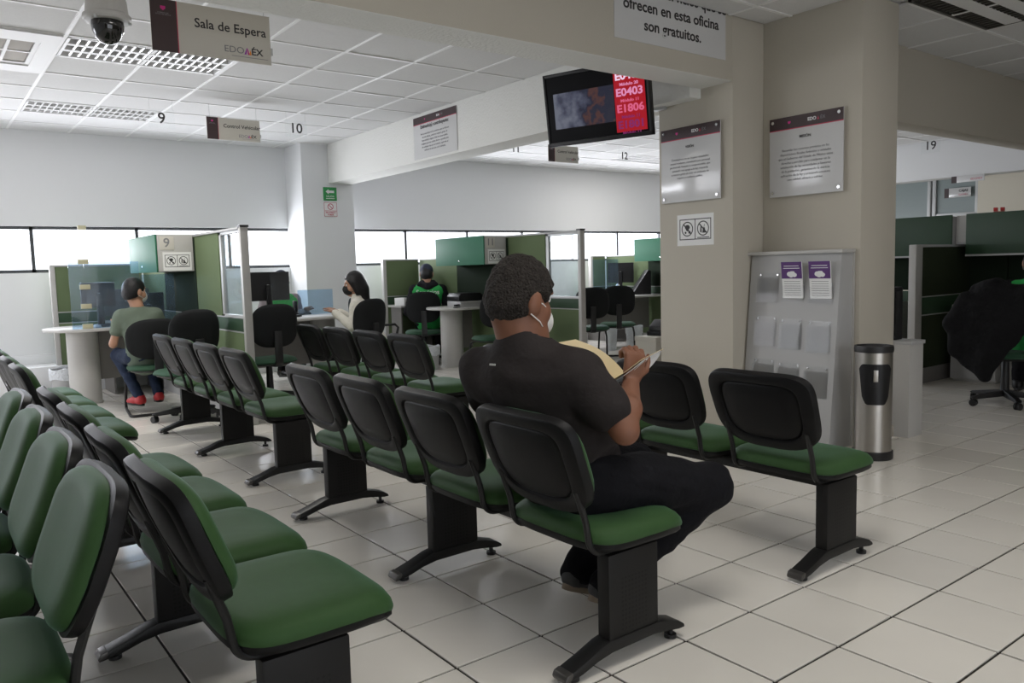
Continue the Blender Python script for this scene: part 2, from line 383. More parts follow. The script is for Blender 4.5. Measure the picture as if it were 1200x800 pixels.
# ---- column by the windows, beams, cream pillar
structure(G().box(1.79, 2.49, 8.33, YW1+.02, 0, HC+.02).build('trim_2', M['wall'], bevel=.006))
structure(G().box(2.15, 2.47, 2.40, 8.33, 2.355, HC+.02).build('trim_3', M['stucco'], bevel=.008))
structure(G().box(XW0, 2.265, 2.127, 2.40, 2.425, HC+.02).build('trim_4', M['beige'], bevel=.006))
structure(G().box(2.265, 3.04, 2.128, 2.79, 0, HC+.01).build('trim_5', M['beige'], bevel=.005))
structure(G().box(2.6, 3.04, 1.40, 2.128, 0, HC+.02).build('trim_6', M['beige'], bevel=.008))
structure(G().box(3.04, XW1, 1.88, 2.08, 2.265, HC+.02).build('trim_7', M['beige'], bevel=.006))
structure(G().box(9.52, 9.8, 2.08, YW1, 2.315, HC+.02).build('trim_8', M['wall'], bevel=.006))
structure(G().box(2.588, 2.6, 1.40, 2.127, 0, .075).box(2.588, 3.04, 1.388, 1.40, 0, .075).build('baseboard_pillar', M['beige'], bevel=.003))
# plaster skin on the underside of the cream beam is rougher than its face
structure(G().box(XW0, 2.265, 2.13, 2.398, 2.4225, 2.4255).build('trim_9', M['stucco']))

# ---- glazed office at the far right
XO = 11.2
fo = G().box(XO-.04, XO+.04, 4.915, 4.97, 0, HC).box(XO-.04, XO+.04, 5.0, 5.05, 0, HC).box(XO-.03, XO+.03, 4.30, 4.92, 1.83, 1.90).box(XO-.03, XO+.03, 5.05, YW1, .9, .96).box(XO-.03, XO+.03, 4.27, 4.32, 0, HC)
of = structure(fo.build('window_31', M['alu'], bevel=.004))
G().box(XO-.004, XO+.004, 5.05, YW1, .96, HC).build('pane', M['officeglass'], of)
G().box(XO-.004, XO+.004, 4.32, 4.915, 1.90, HC).build('pane', M['officeglass'], of)
structure(G().box(XO-.06, XO+.06, YW0, 4.27, 0, HC+.02).box(XO-.05, XO+.05, 5.05, YW1, 0, .9).build('wall_office', M['farwall']))
d2 = structure(G().box(XO-.03, XO+.03, 4.32, 4.915, 0, 1.83).build('door_2', M['alu'], bevel=.004))
G().tube([(XO-.03, 4.40, 1.0), (XO-.08, 4.40, 1.0), (XO-.08, 4.52, 1.0)], .01).build('handle', M['chrome'], d2)

# ================================================================== WAITING-ROOM BENCHES
def seat_map(u, v, o):
    t = v/.22; z = .385 + o
    if t > .45: z -= .035*((t-.45)/.55)**2
    if t < -.6: z += .008*((-.6-t)/.4)**2
    z -= .008*math.exp(-(u/.13)**2)*math.exp(-(t/.6)**2)*(o > .02)
    return (.045+v, u, z)
def back_map(off):
    def f(u, v, o):
        u0 = u; u = u*(1 + .035*min(1, v/.16)); t = v/.175; x0 = -.216 - .066*t; z0 = .634 + .166*t
        n = Vector((.94, 0, .33)).normalized()
        bow = .020*(u/.235)**2 - .012*math.cos(t*1.5) + .006
        p = Vector((x0, u, z0)) + n*(o+off+bow); return tuple(p)
    return f
seat_me = G().pad(.492, .43, 4.2, [(0, .058), (.35, .058), (.65, .056), (.82, .052), (.92, .044), (.98, .030), (1, .014), (.99, .004), (.95, 0), (.5, 0), (0, 0)], seat_map, 40).mesh('seat_cushion')
sshell_me = G().pad(.478, .425, 4.2, [(0, .004), (.5, .004), (.9, .004), (1, .002), (1, -.010), (.96, -.022), (.8, -.028), (.4, -.028), (0, -.028)], seat_map, 32).mesh('seat_shell')
bcush_me = G().pad(.458, .312, (3.3, 3.2), [(0, .046), (.4, .046), (.7, .044), (.85, .039), (.94, .028), (.99, .014), (1, .004), (.96, 0), (.5, 0), (0, 0)], back_map(0), 40).mesh('back_cushion')
bshell_me = G().pad(.474, .328, (4.8, 3.4), [(0, .003), (.6, .003), (.93, .004), (1, -.002), (1.0, -.020), (.985, -.029), (.95, -.032), (.80, -.032), (.765, -.029), (.75, -.019), (.73, -.016), (.715, -.022), (.69, -.024), (.4, -.026), (0, -.026)], back_map(0), 44).mesh('back_shell')
for me, m in ((seat_me, 'green'), (sshell_me, 'shell'), (bcush_me, 'green'), (bshell_me, 'shell')): me.materials.append(M[m])
def arc(c, r, a0, a1, n, f): return [f(c[0]+r*math.cos(a0+(a1-a0)*k/n), c[1]+r*math.sin(a0+(a1-a0)*k/n)) for k in range(n+1)]
def jtube(y):
    pts = [(.13, y, .352), (.0, y, .352), (-.08, y, .354)] + arc((-.105, .412), .056, -PI/2, -PI*.95, 7, lambda a, b: (a, y, b)) + [(-.170, y, .46), (-.187, y, .51), (-.205, y, .56)]
    return G().tube(pts, .0105, 8)
tube_me = {s: jtube(s*.185).mesh('support_tube') for s in (-1, 1)}
for t in tube_me.values(): t.materials.append(M['steelb'])
panel_me = G().box(-.107, .107, -.026, .026, .055, .350).mesh('pedestal_panel', .006); panel_me.materials.append(M['perf'])
foot_me = G().prism([(-.283, .012), (-.288, .022), (-.28, .034), (-.20, .058), (-.13, .083), (-.105, .088), (.10, .088), (.14, .080), (.20, .062), (.224, .046), (.228, .034), (.20, .034), (.13, .046), (.08, .052), (-.10, .050), (-.16, .040), (-.22, .022)], -.031, .031).mesh('foot', .005); foot_me.materials.append(M['steelb'])
lev_me = G().cyl((0, 0, 0), (0, 0, .012), .020, 14).cyl((0, 0, .01), (0, 0, .04), .009, 8).mesh('leveller'); lev_me.materials.append(M['black'])
tip_me = G().prism([(-.286, .012), (-.290, .022), (-.282, .036), (-.262, .042), (-.255, .034), (-.262, .020)], -.0315, .0315).mesh('toe_cap', .004); tip_me.materials.append(M['toecap'])
perf_side = G().box(-.04, .04, -.028, .028, .345, .356).mesh('bracket', .003); perf_side.materials.append(M['steelb'])
def bench(label, loc, rotz, group='four-seat waiting benches'):
    t = thing('bench', label, 'bench', (loc[0], loc[1], 0), rotz, group)
    G().box(-.035, .035, -1.02, 1.02, .312, .358).build('crossbeam', M['steelb'], t, bevel=.004)
    for y in (-1.005, 0, 1.005):
        p = link('pedestal', panel_me, None, t); p.location = (0, y, 0)
        f = link('foot', foot_me, None, p); link('toe_cap', tip_me, None, p)
        for x in (-.235, .19):
            l = link('leveller', lev_me, None, p); l.location = (x, 0, 0)
    for k in range(4):
        y = (k-1.5)*.545
        s = link('seat', sshell_me, None, t); s.location = (0, y, 0); link('cushion', seat_me, None, s)['label'] = 'green upholstered seat cushion'
        b = link('backrest', bshell_me, None, t); b.location = (0, y, 0); link('cushion', bcush_me, None, b)['label'] = 'green upholstered back cushion'
        for sd in (-1, 1): u = link('support_tube', tube_me[sd], None, t); u.location = (0, y, 0)
    return t
b0 = bench('black and green four-seat bench the man in the charcoal T-shirt sits on', (-.54, 1.39), 0)
B2 = dict(group='four-seat waiting benches')
dup(b0, (-.50, 4.20, 0), 0, 'black and green bench beyond the reading man\'s bench, nearest the visitor in red shoes')
dup(b0, (.625, 1.385, 0), 0, 'black and green bench in front of the reading man, facing the leaflet rack')
dup(b0, (.66, 4.22, 0), 0, 'black and green bench behind the reading man\'s left shoulder, nearest the woman in white')
dup(b0, (-1.575, 1.43, 0), 0, 'black-backed green bench in the foreground, its end seat cut by the bottom frame edge')
dup(b0, (-1.57, 4.27, 0), 0, 'black-backed green bench at left, partly hidden, beyond the foreground bench')
dup(b0, (-2.205, 1.45, 0), PI, 'bench at the lower left showing its green backrest fronts, back to back with another')

# ================================================================== CEILING FITTINGS
def troffer(label, x0, y0, lit, group='recessed louvre ceiling lights', dark=False, power=0):
    x1, y1 = x0+2*P, y0+P; L_ = x1-x0; cx, cy = (x0+x1)/2, (y0+y1)/2
    t = thing('ceiling_light', label, 'light', (cx, cy, HC), 0, group)
    hx, hy = L_/2-.016, P/2-.016
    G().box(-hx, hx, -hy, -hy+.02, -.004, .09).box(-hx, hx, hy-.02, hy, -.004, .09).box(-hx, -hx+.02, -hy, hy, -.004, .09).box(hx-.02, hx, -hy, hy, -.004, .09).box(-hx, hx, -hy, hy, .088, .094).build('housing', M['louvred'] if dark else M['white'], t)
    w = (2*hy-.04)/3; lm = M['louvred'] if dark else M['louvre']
    g = G()
    for k in (1, 2):
        y = -hy+.02+k*w; wd = .055 if dark else .022
        g.prism([(y-wd, -.003), (y+wd, -.003), (y+.006, .05), (y-.006, .05)], -hx+.02, hx-.02, 'x')
    g.build('divider', M['white'], t)
    g = G()
    for k in range(3):
        ya, yb = -hy+.02+k*w+.02, -hy+.02+(k+1)*w-.02
        n = 19
        for i in range(1, n):
            x = -hx+.02+(2*hx-.04)*i/n; g.prism([(x-.007, -.002), (x+.007, -.002), (x+.002, .045), (x-.002, .045)], ya, yb, 'y')
    g.build('louvre', lm, t)['kind'] = 'stuff'
    for k in range(3):
        y = -hy+.02+(k+.5)*w
        G().cyl((-hx+.05, y, .066), (hx-.05, y, .066), .013, 10).build('tube', M['tube'] if lit else M['tubeoff'], t)
    if lit and power:
        area_light('fluorescent_glow', (cx, cy, HC-.006), (cx, cy, 0), 2*hx-.06, 2*hy-.06, power, (1, .96, .90))
    return t
troffer('bright louvred ceiling light above the "Sala de Espera" sign and dome camera', GX, GY+2*P, True, power=32)
troffer('louvred ceiling light near the back wall, left of the hanging number 9', GX, GY+6*P, True, power=3)
troffer('lit louvred ceiling light behind the hanging number 12, by the cream pillar', MX+7*P, MY+6*P, True, power=20)
troffer('dark unlit louvred ceiling light in the top right corner', RX, RY-P, False, dark=True)
troffer('lit louvred ceiling light over the waiting benches, outside the picture above', GX, GY-7*P+.01, True, power=20)
troffer('lit louvred ceiling light over the aisle, outside the picture at top right', GX+4*P, GY-8*P+.01, True, power=10)
troffer('small bright ceiling light glimpsed in the glazed office at far right', 9.8+9*P, 2.1+9*P, True, power=15)

v = thing('air_vent', 'white square air-conditioning grille in the ceiling at the left edge', 'vent', (GX-.5*P-.01, GY+3*P, HC)); v.scale = (1, 2.03, 1)
def vent_ring(nm, o, w, z0, z1, m):
    g = G()
    for a in range(4): g.prism([(-o, z0), (-o+w, z0), (-o+w, z1), (-o, z1)], -o, o-w, 'y', Matrix.Rotation(a*PI/2, 4, 'Z'))
    g.build(nm, M[m], v, smooth=False)
vent_ring('outer_frame', .287, .105, -.014, .012, 'vent'); vent_ring('inner_frame', .184, .030, -.004, .016, 'vent')
G().box(-.286, .286, -.286, .286, .018, .024).build('core', M['ventd'], v)
for sx in (-1, 1): G().box(sx*.08-.068, sx*.08+.068, -.15, .15, .004, .012).build('deflector', M['ventd'], v, bevel=.003)
G().box(-.010, .010, -.154, .154, -.006, .02).build('divider', M['vent'], v)

d = thing('dome_camera', 'grey-white dome security camera with smoked lens hanging from the ceiling', 'camera', (-1.462, 2.62, 2.352)); d.scale = (.84, .84, .97)
G().lathe([(.0, .60), (.03, .60), (.03, .17), (.055, .155), (.085, .12), (.098, .08), (.104, .02), (.116, .012), (.118, -.004), (.112, -.012), (.09, -.014), (0, -.014)], n=32).build('housing', M['lam'], d)
G().lathe([(.078, -.012), (.080, -.03), (.076, -.055), (.062, -.085), (.04, -.104), (.015, -.112), (0, -.113)], n=28).build('dome', M['dome'], d)
g = G()
for a in range(3): g.cyl((.108*math.cos(a*2.1+4), .108*math.sin(a*2.1+4), .0), (.108*math.cos(a*2.1+4), .108*math.sin(a*2.1+4), -.02), .008, 8)
g.build('screw', M['alu'], d)

# ================================================================== SIGNS
def tri(pts, y, m, par, name='logo_mark'): return G().prism(pts, y-.0006, y, 'y').build(name, m, par, smooth=False)
def edomex(par, x, y, z, s, dark=True, bold=.03):
    """the state logo: EDO, a two-peaked M in purple, magenta and orange, EX with an accent"""
    ink = M['inkg'] if dark else M['inkw']
    text('EDO', s, (x-s*1.62, y, z), ink, par, bold=.0, sx=1.1)
    h = s*.36
    tri([(x-s*.52, z-h), (x-s*.30, z-h), (x-s*.12, z+h*1.05), (x-s*.20, z+h*1.05)], y, M['inkp'], par)
    tri([(x-s*.16, z+h*1.0), (x-s*.02, z+h*.3), (x+s*.08, z-h), (x-s*.12, z-h)], y-.0002, M['inkm'], par)
    tri([(x+s*.02, z-h), (x+s*.2, z+h*.6), (x+s*.30, z-h)], y-.0003, M['inko'], par)
    text('ÉX', s, (x+s*.95, y, z), M['inkd'] if dark else ink, par, bold=.02, sx=1.1)
def crest(par, x, y, z, s):
    tri([(x-s, z+s*.8), (x+s, z+s*.8), (x+s, z-s*.2), (x, z-s), (x-s, z-s*.2)], y, M['inkm'], par, 'crest')
def hang_sign(label, x0, x1, z0, z1, y, line, tsize, group=None):
    w, h = x1-x0, z1-z0
    t = thing('hanging_sign', label, 'sign', ((x0+x1)/2, y, (z0+z1)/2), 0, group)
    G().box(-w/2, w/2, -.004, .004, -h/2, h/2).build('board', M['signc'], t)
    G().box(-w/2, -w/2+w*.205, -.0052, -.0035, -h/2, h/2).build('band', M['maroon'], t)
    G().box(-w/2+w*.205, -w/2+w*.212, -.0052, -.0035, -h/2, h/2).build('stripe', M['inkr'], t)
    crest(t, -w/2+w*.1, -.0056, h*.33, w*.02)
    text('GOBIERNO DEL\nESTADO DE MÉXICO', w*.013, (-w/2+w*.1, -.0056, h*.22), M['inkg'], t)
    text(line, tsize, (w*.155, -.0045, h*.14), M['inkd'], t, bold=.012)
    edomex(t, w*.30, -.0045, -h*.28, w*.078)
    G().box(-w/2+w*.65, w/2-w*.03, -.0046, -.004, -h*.405, -h*.395).build('rule', M['inkg'], t)
    g = G()
    for x in (-w/2+.03, w/2-.03): g.cyl((x, 0, h/2-.01), (x, 0, HC-(z0+z1)/2), .0015, 6)
    g.build('hanger', M['alu'], t)
    G().box(w/2, w/2+.008, -.012, .012, -h*.3, -h*.15).build('clip', M['alu'], t)
    return t
hang_sign('cream hanging sign reading "Sala de Espera" with a maroon end, beside the dome camera', -1.172, -.556, 2.363, 2.622, 3.07, 'Sala de Espera', .066)
hang_sign('small "Control Vehicular" hanging sign between the numbers 9 and 10', .125, .635, 2.515, 2.722, 6.55, 'Control Vehicular', .049)
hang_sign('small "Control Vehicular" hanging sign just below the television', 4.36, 4.868, 2.552, 2.762, 6.57, 'Control Vehicular', .049)
def hang_number(n, x, y, z, where, h=.10, rot=0):
    t = thing('hanging_number', 'clear hanging plate with the black number %s, %s' % (n, where), 'sign', (x, y, z), rot, None)
    G().box(-.115, .115, -.002, .002, -.085, .085).build('plate', M['clear'], t)
    text(n, h*1.38, (0, -.003, 0), M['inkd'], t, bold=.012)
    g = G()
    for sx in (-.1, .1): g.cyl((sx, 0, .08), (sx, 0, HC-z), .001, 5)
    g.build('hanger', M['alu'], t)
hang_number('9', -.277, 6.55, 2.665, 'leftmost hanging number'); hang_number('10', 1.012, 6.55, 2.68, 'hanging above the window column')
hang_number('11', 3.84, 6.57, 2.676, 'hanging just left below the television'); hang_number('12', 5.72, 6.57, 2.70, 'hanging between television and pillar')
hang_number('19', 7.95, 3.5, 2.577, 'hanging right of the pillar', .105, -PI/2)

def wall_board(label, w, h, loc, rotz, head, title, body, tsize, thick=.008, standoff=True, hw=.15, spacing=1.25, tbold=.02, bsize=None, bz=0):
    """acrylic notice: local -y faces the room"""
    t = thing('notice_board', label, 'sign', loc, rotz)
    G().box(-w/2, w/2, -thick/2, thick/2, -h/2, h/2).build('board', M['signw'], t, bevel=.0015)
    f = -thick/2-.0006
    G().box(-w/2, w/2, f, -thick/2, h/2-h*hw, h/2).build('header', M['maroon'], t)
    G().box(-w/2, w/2, f, -thick/2, h/2-h*hw-.006, h/2-h*hw).build('stripe', M['inkr'], t)
    s = h*hw*.38
    text('EDO', s, (w*.09, f-.0003, h/2-h*hw*.5), M['inkw'], t, bold=.03)
    tri([(w*.09+s*1.25, h/2-h*hw*.5-s*.36), (w*.09+s*1.5, h/2-h*hw*.5+s*.36), (w*.09+s*1.75, h/2-h*hw*.5-s*.36)], f-.0003, M['inkr'], t)
    text('ÉX', s, (w*.09+s*2.6, f-.0003, h/2-h*hw*.5), M['inkg'], t)
    crest(t, -w*.22, f-.0003, h/2-h*hw*.5, s*.35)
    if title: text(title, tsize*1.15, (0, f, h*.23), M['inkd'], t, bold=tbold)
    text(body, bsize or tsize, (0, f, -h*.05+bz), M['inkg'], t, spacing=spacing)
    if standoff:
        for x in (-w/2+.028, w/2-.028):
            for z in (-h/2+.028, h/2-.028):
                o = G().cyl((x, -thick/2-.008, z), (x, thick/2+.018, z), .011, 14).build('standoff', M['chrome'], t)
    return t
wall_board('acrylic "VISIÓN" notice with a maroon header on the narrow left face of the pillar', .535, .527, (2.243, 2.480, 1.918), -PI/2, 1, 'VISIÓN',
  'Constituirnos en un órgano recaudador\nestatal moderno, constituido por personal\nprofesional, honesto y comprometido, que\nactuando con apego a la ley, responda\na nuestra gente al crear un ambiente de\nrespeto y confianza pública.', .021)
wall_board('acrylic "MISIÓN" notice with long text, above the leaflet rack', .545, .530, (2.575, 1.780, 1.915), -PI/2, 1, 'MISIÓN',
  'Recaudar los recursos previstos en las\ndisposiciones fiscales federales y estatales\nque el Gobierno del Estado de México tiene\nderecho a percibir para coadyuvar en la\nsatisfacción de las necesidades y fomento\nde la población, garantizando la estricta\naplicación de la ley y prestando servicios\ncon calidad, eficacia y calidez.', .0225, bz=-.03)
wall_board('white poster headed "Estimado(a) contribuyente" on the side of the long beam', .83, .43, (2.1445, 5.72, 2.594), -PI/2, 1, None,
  'Por la naturaleza de los servicios que se ofrecen\nen esta oficina, usted no requiere gestor ni\nintermediario alguno. Evite ser sorprendido,\nsi alguna persona solicita dinero o gratificación\nde cualquier tipo por el trámite, repórtelo al\nteléfono de atención a la ciudadanía.', .03, .004, False, hw=.17, bsize=.028, bz=-.03, spacing=1.2)
text('Estimado(a) contribuyente:', .05, (0, -.0032, .105), M['inkd'], bpy.data.objects['notice_board.002'], bold=.02)
nb = thing('notice_sheet', 'white sheet on the cream beam saying the services are free, "gratuitos"', 'sign', (1.672, 2.1255, 2.862))
G().box(-.513, .513, -.0015, .0015, -.315, .26).build('sheet', M['signw'], nb)
text('Todos los servicios que se\nofrecen en esta oficina\nson gratuitos.', .090, (0, -.0025, -.105), M['inkd'], nb, bold=.02, spacing=1.18, sx=1.07)

def ring(g, x, z, r0, r1, y0, y1, n=28):
    for k in range(n):
        a, b = 2*PI*k/n, 2*PI*(k+1)/n
        g.prism([(x+r0*math.cos(a), z+r0*math.sin(a)), (x+r1*math.cos(a), z+r1*math.sin(a)), (x+r1*math.cos(b), z+r1*math.sin(b)), (x+r0*math.cos(b), z+r0*math.sin(b))], y0, y1)
def disc(g, x, z, r, y0, y1, n=14, sx=1): g.prism([(x+r*sx*math.cos(2*PI*k/n), z+r*math.sin(2*PI*k/n)) for k in range(n)], y0, y1)
def pictogram(par, x, y, z, w):
    """sheet with two framed prohibition pictograms (no person with open mouth / no drinks)"""
    h = w*.52
    G().box(x-w*.58, x+w*.58, y-.001, y, z-h*.78, z+h*.72).build('sheet', M['paper'], par)
    g = G(); a, b = y-.0016, y-.001
    bw = w*.022
    for xa, xb, za, zb in ((-w/2, w/2, h/2-bw, h/2), (-w/2, w/2, -h/2, -h/2+bw), (-w/2, -w/2+bw, -h/2, h/2), (w/2-bw, w/2, -h/2, h/2), (-bw/2, bw/2, -h/2, h/2), (w*.07, w*.44, -h*.43, -h*.39)):
        g.box(x+xa, x+xb, a, b, z+za, z+zb)
    for sx in (-1, 1):
        cx, cz = x+sx*w*.25, z+h*.02; r = w*.185
        ring(g, cx, cz, r*.86, r, a, b)
        c = .62*r
        g.prism([(cx-c-.06*r, cz+c-.06*r), (cx-c+.06*r, cz+c+.06*r), (cx+c+.06*r, cz-c+.06*r), (cx+c-.06*r, cz-c-.06*r)], a-.0003, b)
    cx, cz, r = x-w*.25, z, w*.185
    disc(g, cx+.02*r, cz+.30*r, .34*r, a, b, sx=1.25); g.prism([(cx-.3*r, cz+.02*r), (cx+.25*r, cz+.02*r), (cx+.1*r, cz-.25*r), (cx-.1*r, cz-.2*r)], a, b)
    disc(g, cx-.3*r, cz-.42*r, .16*r, a, b); disc(g, cx+.38*r, cz-.38*r, .2*r, a, b)
    cx = x+w*.25
    g.prism([(cx-.12*r, cz-.55*r), (cx+.42*r, cz-.55*r), (cx+.30*r, cz+.15*r), (cx, cz+.15*r)], a, b); g.prism([(cx-.5*r, cz-.4*r), (cx-.22*r, cz-.55*r), (cx-.25*r, cz+.35*r), (cx-.42*r, cz+.3*r)], a, b)
    g.prism([(cx+.1*r, cz+.15*r), (cx+.17*r, cz+.15*r), (cx+.3*r, cz+.6*r), (cx+.24*r, cz+.62*r)], a, b)
    g.build('pictogram', M['inkd'], par, smooth=False)
t = thing('pictogram_sign', 'white sheet with two prohibition pictograms under the "VISIÓN" notice', 'sign', (2.2645, 2.455, 1.456), -PI/2)
pictogram(t, 0, 0, 0, .285)

e = thing('exit_sign', 'small green exit sign with a white arrow on the window column', 'sign', (2.160, 8.324, 2.222))
G().box(-.092, .092, -.004, .004, -.085, .085).build('plate', M['exitg'], e, bevel=.003)
g = G(); a, b = -.0055, -.004
g.prism([(-.06, .028), (-.02, .06), (-.02, .043), (.055, .043), (.055, .013), (-.02, .013), (-.02, -.004)], a, b)
g.build('arrow', M['inkw'], e, smooth=False)
text('SALIDA', .034, (0, -.005, -.032), M['inkw'], e); G().box(-.06, .06, a, b, -.062, -.055).build('rule', M['inkw'], e)
e = thing('no_smoking_sign', 'small white and red no-smoking sign below the green exit sign', 'sign', (2.157, 8.324, 2.025))
G().box(-.09, .09, -.004, .004, -.092, .092).build('plate', M['paper'], e, bevel=.003)
g = G(); ring(g, 0, .035, .032, .04, a, b, 20); g.prism([(-.028, .06), (-.022, .065), (.028, .01), (.022, .005)], a, b); g.box(-.08, .08, a, b, -.022, -.016)
for xa, xb, za, zb in ((-.088, .088, .084, .088), (-.088, .088, -.09, -.086), (-.088, -.084, -.09, .088), (.084, .088, -.09, .088)): g.box(xa, xb, a, b, za, zb)
g.build('pictogram', M['inkr'], e, smooth=False)
text('PROHIBIDO\nFUMAR', .026, (0, -.005, -.055), M['inkr'], e, bold=.02)

# ================================================================== TELEVISION
def screen_picture():
    m = bpy.data.materials.new('television_picture'); m.use_nodes = True; nt = m.node_tree; N = nt.nodes; L = nt.links; p = N['Principled BSDF']
    tc = N.new('ShaderNodeTexCoord'); n = N.new('ShaderNodeTexNoise'); n.inputs['Scale'].default_value = 9; n.inputs['Detail'].default_value = 6; L.new(tc.outputs['Object'], n.inputs['Vector'])
    sp = N.new('ShaderNodeSeparateXYZ'); L.new(tc.outputs['Object'], sp.inputs[0])
    ad = N.new('ShaderNodeMath'); ad.operation = 'MULTIPLY_ADD'; ad.inputs[1].default_value = 1.2; L.new(sp.outputs[0], ad.inputs[0]); L.new(n.outputs['Fac'], ad.inputs[2])
    r = N.new('ShaderNodeValToRGB'); cr = r.color_ramp; cr.elements[0].position = .12; cr.elements[0].color = (.26, .28, .36, 1); cr.elements[1].position = .75; cr.elements[1].color = (.05, .05, .075, 1)
    for pos, c in ((.28, (.12, .13, .20, 1)), (.40, (.03, .035, .07, 1)), (.50, (.16, .07, .06, 1)), (.58, (.035, .04, .075, 1))):
        e_ = cr.elements.new(pos); e_.color = c
    L.new(ad.outputs[0], r.inputs[0]); L.new(r.outputs[0], p.inputs['Emission Color']); p.inputs['Emission Strength'].default_value = .42; p.inputs['Specular IOR Level'].default_value = .1
    p.inputs['Base Color'].default_value = (.01, .01, .01, 1); p.inputs['Roughness'].default_value = .2; return m
def glow(name, c, s): return mat(name, (.01, .01, .01), .4, 0, .1, emit=c, estr=s)
tvd = Vector((1.87-1.62, 2.50-3.31, 0)); tvw = tvd.length
tv = thing('television', 'black television showing red queue-number column, under the cream beam', 'television', (1.745, 2.905, 2.355), math.atan2(tvd.y, tvd.x))
TT = Matrix.Rotation(math.radians(8), 4, 'X')
def tvb(g, *a): return g.box(*a, T=TT)
hw, hh = tvw/2, .258
tvb(tvb(tvb(tvb(G(), -hw, hw, -.012, .03, -hh, -hh+.03), -hw, hw, -.012, .03, hh-.022, hh), -hw, -hw+.02, -.012, .03, -hh, hh), hw-.022, hw, -.012, .03, -hh, hh).build('bezel', M['bezel'], tv, bevel=.003)
tvb(tvb(G(), -hw+.02, hw-.02, -.006, .03, -hh+.03, hh-.02), -hw*.7, hw*.7, .03, .065, -hh*.75, hh*.75).build('panel', M['screen'], tv)
o = G().box(-.35, .145, -.0072, -.0062, -.135, .115).build('picture', screen_picture(), tv); o.rotation_euler = (math.radians(8), 0, 0)
o = G().box(.15, .385, -.0075, -.0062, -.215, .236).build('queue_panel', glow('queue_red', (.40, .006, .016), .8), tv); o.rotation_euler = (math.radians(8), 0, 0)
qw = [glow('queue_white', (.85, .62, .80), .95), glow('queue_pink', (.70, .25, .45), .95), glow('queue_rose', (.70, .12, .24), .9), glow('queue_wine', (.20, .02, .12), .9)]
for k, (nm, md) in enumerate((('E0404', 'Módulo 20'), ('E0403', 'Módulo 11'), ('E1806', 'Módulo 11'), ('E1801', 'Módulo 13'))):
    z = .158-k*.109
    for body, s, zz, mm in ((nm, .072, z, qw[k]), (md, .028, z-.055, qw[min(3, k+1)])):
        t = text(body, s, (.267, 0, 0), mm, tv, bold=.03, sx=1.17); t.location = TT @ Vector((.267, -.0082, zz)); t.rotation_euler = (math.radians(8), 0, 0)
g = G(); tvb(g, -.05, .20, .065, .12, -.12, .12); g.build('bracket_plate', M['steelb'], tv)
gg = G().tube([(.10, .11, 0), (.20, .26, .0), (.22, .42, .0)], .025, 8).box(.12, .34, .40, .47, -.02, .24)
gg.build('wall_arm', M['alu'], tv)

# ================================================================== LEAFLET RACK, BIN, LOW CABINET BY THE PILLAR
rk = thing('leaflet_rack', 'grey leaning leaflet rack with clear holders, against the pillar behind the trash can', 'rack', (2.588, 1.785, 0))
def rx(z): return -.262 + (.262-.135)*z/1.262       # front face leans back towards the top
G().prism([(rx(0), 0), (rx(1.255), 1.255), (-.004, 1.255), (-.004, 0)], -.345, .325, 'y').build('body', M['cabgrey'], rk, bevel=.003)
G().box(-.158, 0, -.362, .345, 1.255, 1.278).build('top_cap', M['lam'], rk, bevel=.003)
G().box(-.012, 0, -.357, .34, 0, 1.255).build('back_panel', M['lam'], rk)
def on_face(y, z): return (rx(z)-.001, y, z)
for r_, zc in enumerate((1.03, .735, .445)):
    for c_, yy in enumerate((.170, -.025, -.230)):
        zc2 = zc-.01*c_
        h = G(); z0, z1 = zc2-.095, zc2+.075
        if r_ == 0 and c_: z0, z1 = zc2-.075, zc2+.03
        T = Matrix.Translation((rx((z0+z1)/2), yy, 0)) @ Matrix.Rotation(0, 4, 'Y')
        sl = (rx(z1)-rx(z0))
        def sheet(off, th, za, zb, ya, yb): h.prism([(rx(za)-off, za), (rx(zb)-off, zb), (rx(zb)-off-th, zb), (rx(za)-off-th, za)], yy+ya, yy+yb, 'y')
        sheet(.002, .002, z0, z1+.03, -.08, .08); sheet(.026, .002, z0, z1, -.08, .08); sheet(.004, .022, z0, z0+.002, -.08, .08); sheet(.004, .022, z0, z1, -.08, -.078); sheet(.004, .022, z0, z1, .078, .08)
        ho = h.build('holder', M['clear2'], rk)
        for sy in (-.066, .066): G().cyl((rx(z1+.015)-.004, yy+sy, z1+.015), (rx(z1+.015)-.010, yy+sy, z1+.015), .006, 10).build('screw', M['chrome'], ho)
def leaflet(label, y):
    t = thing('leaflet', label, 'leaflet', (2.588+rx(1.0)-.014, 1.785+y, 0), -PI/2, 'purple leaflets in the rack')
    za, zb, zm = .965, 1.205, 1.095
    k = (rx(zb)-rx(za))/(zb-za)
    def sh(g, z0, z1, x0, x1, off, th): return g.prism([(-(-off)+0-k*(z0-1.0), z0), (off-k*(z1-1.0), z1), (off+th-k*(z1-1.0), z1), (off+th-k*(z0-1.0), z0)], x0, x1, 'x')
    sh(G(), za, zb, -.075, .075, -.003, .010).build('sheets', M['paper'], t)
    sh(G(), zm, zb, -.0755, .0755, -.0042, .001).build('header', M['purple'], t)
    g = G()
    for dx, dz, r_ in ((-.015, 0, .016), (.005, .003, .018), (.022, -.006, .014), (-.002, -.008, .015)): 
        disc(g, dx, 1.125+dz, r_, -.0060-k*(.125)-dx*.01, -.0040-k*.125, sx=1.2)
    g.build('emblem', M['inkw'], t)
    for zz, ww in ((1.18, .055), (1.165, .06)): sh(G(), zz-.004, zz, -ww, ww, -.0048, .0006).build('title_line', M['inkw'], t)
    for i in range(7): sh(G(), 1.075-i*.015, 1.078-i*.015, -.06, .06, -.0036, .0006).build('text_line', M['inkg'], t)
leaflet('purple and white leaflet in the middle holder of the rack\'s top row', -.025)
leaflet('purple and white leaflet in the rightmost holder of the rack\'s top row', -.227)

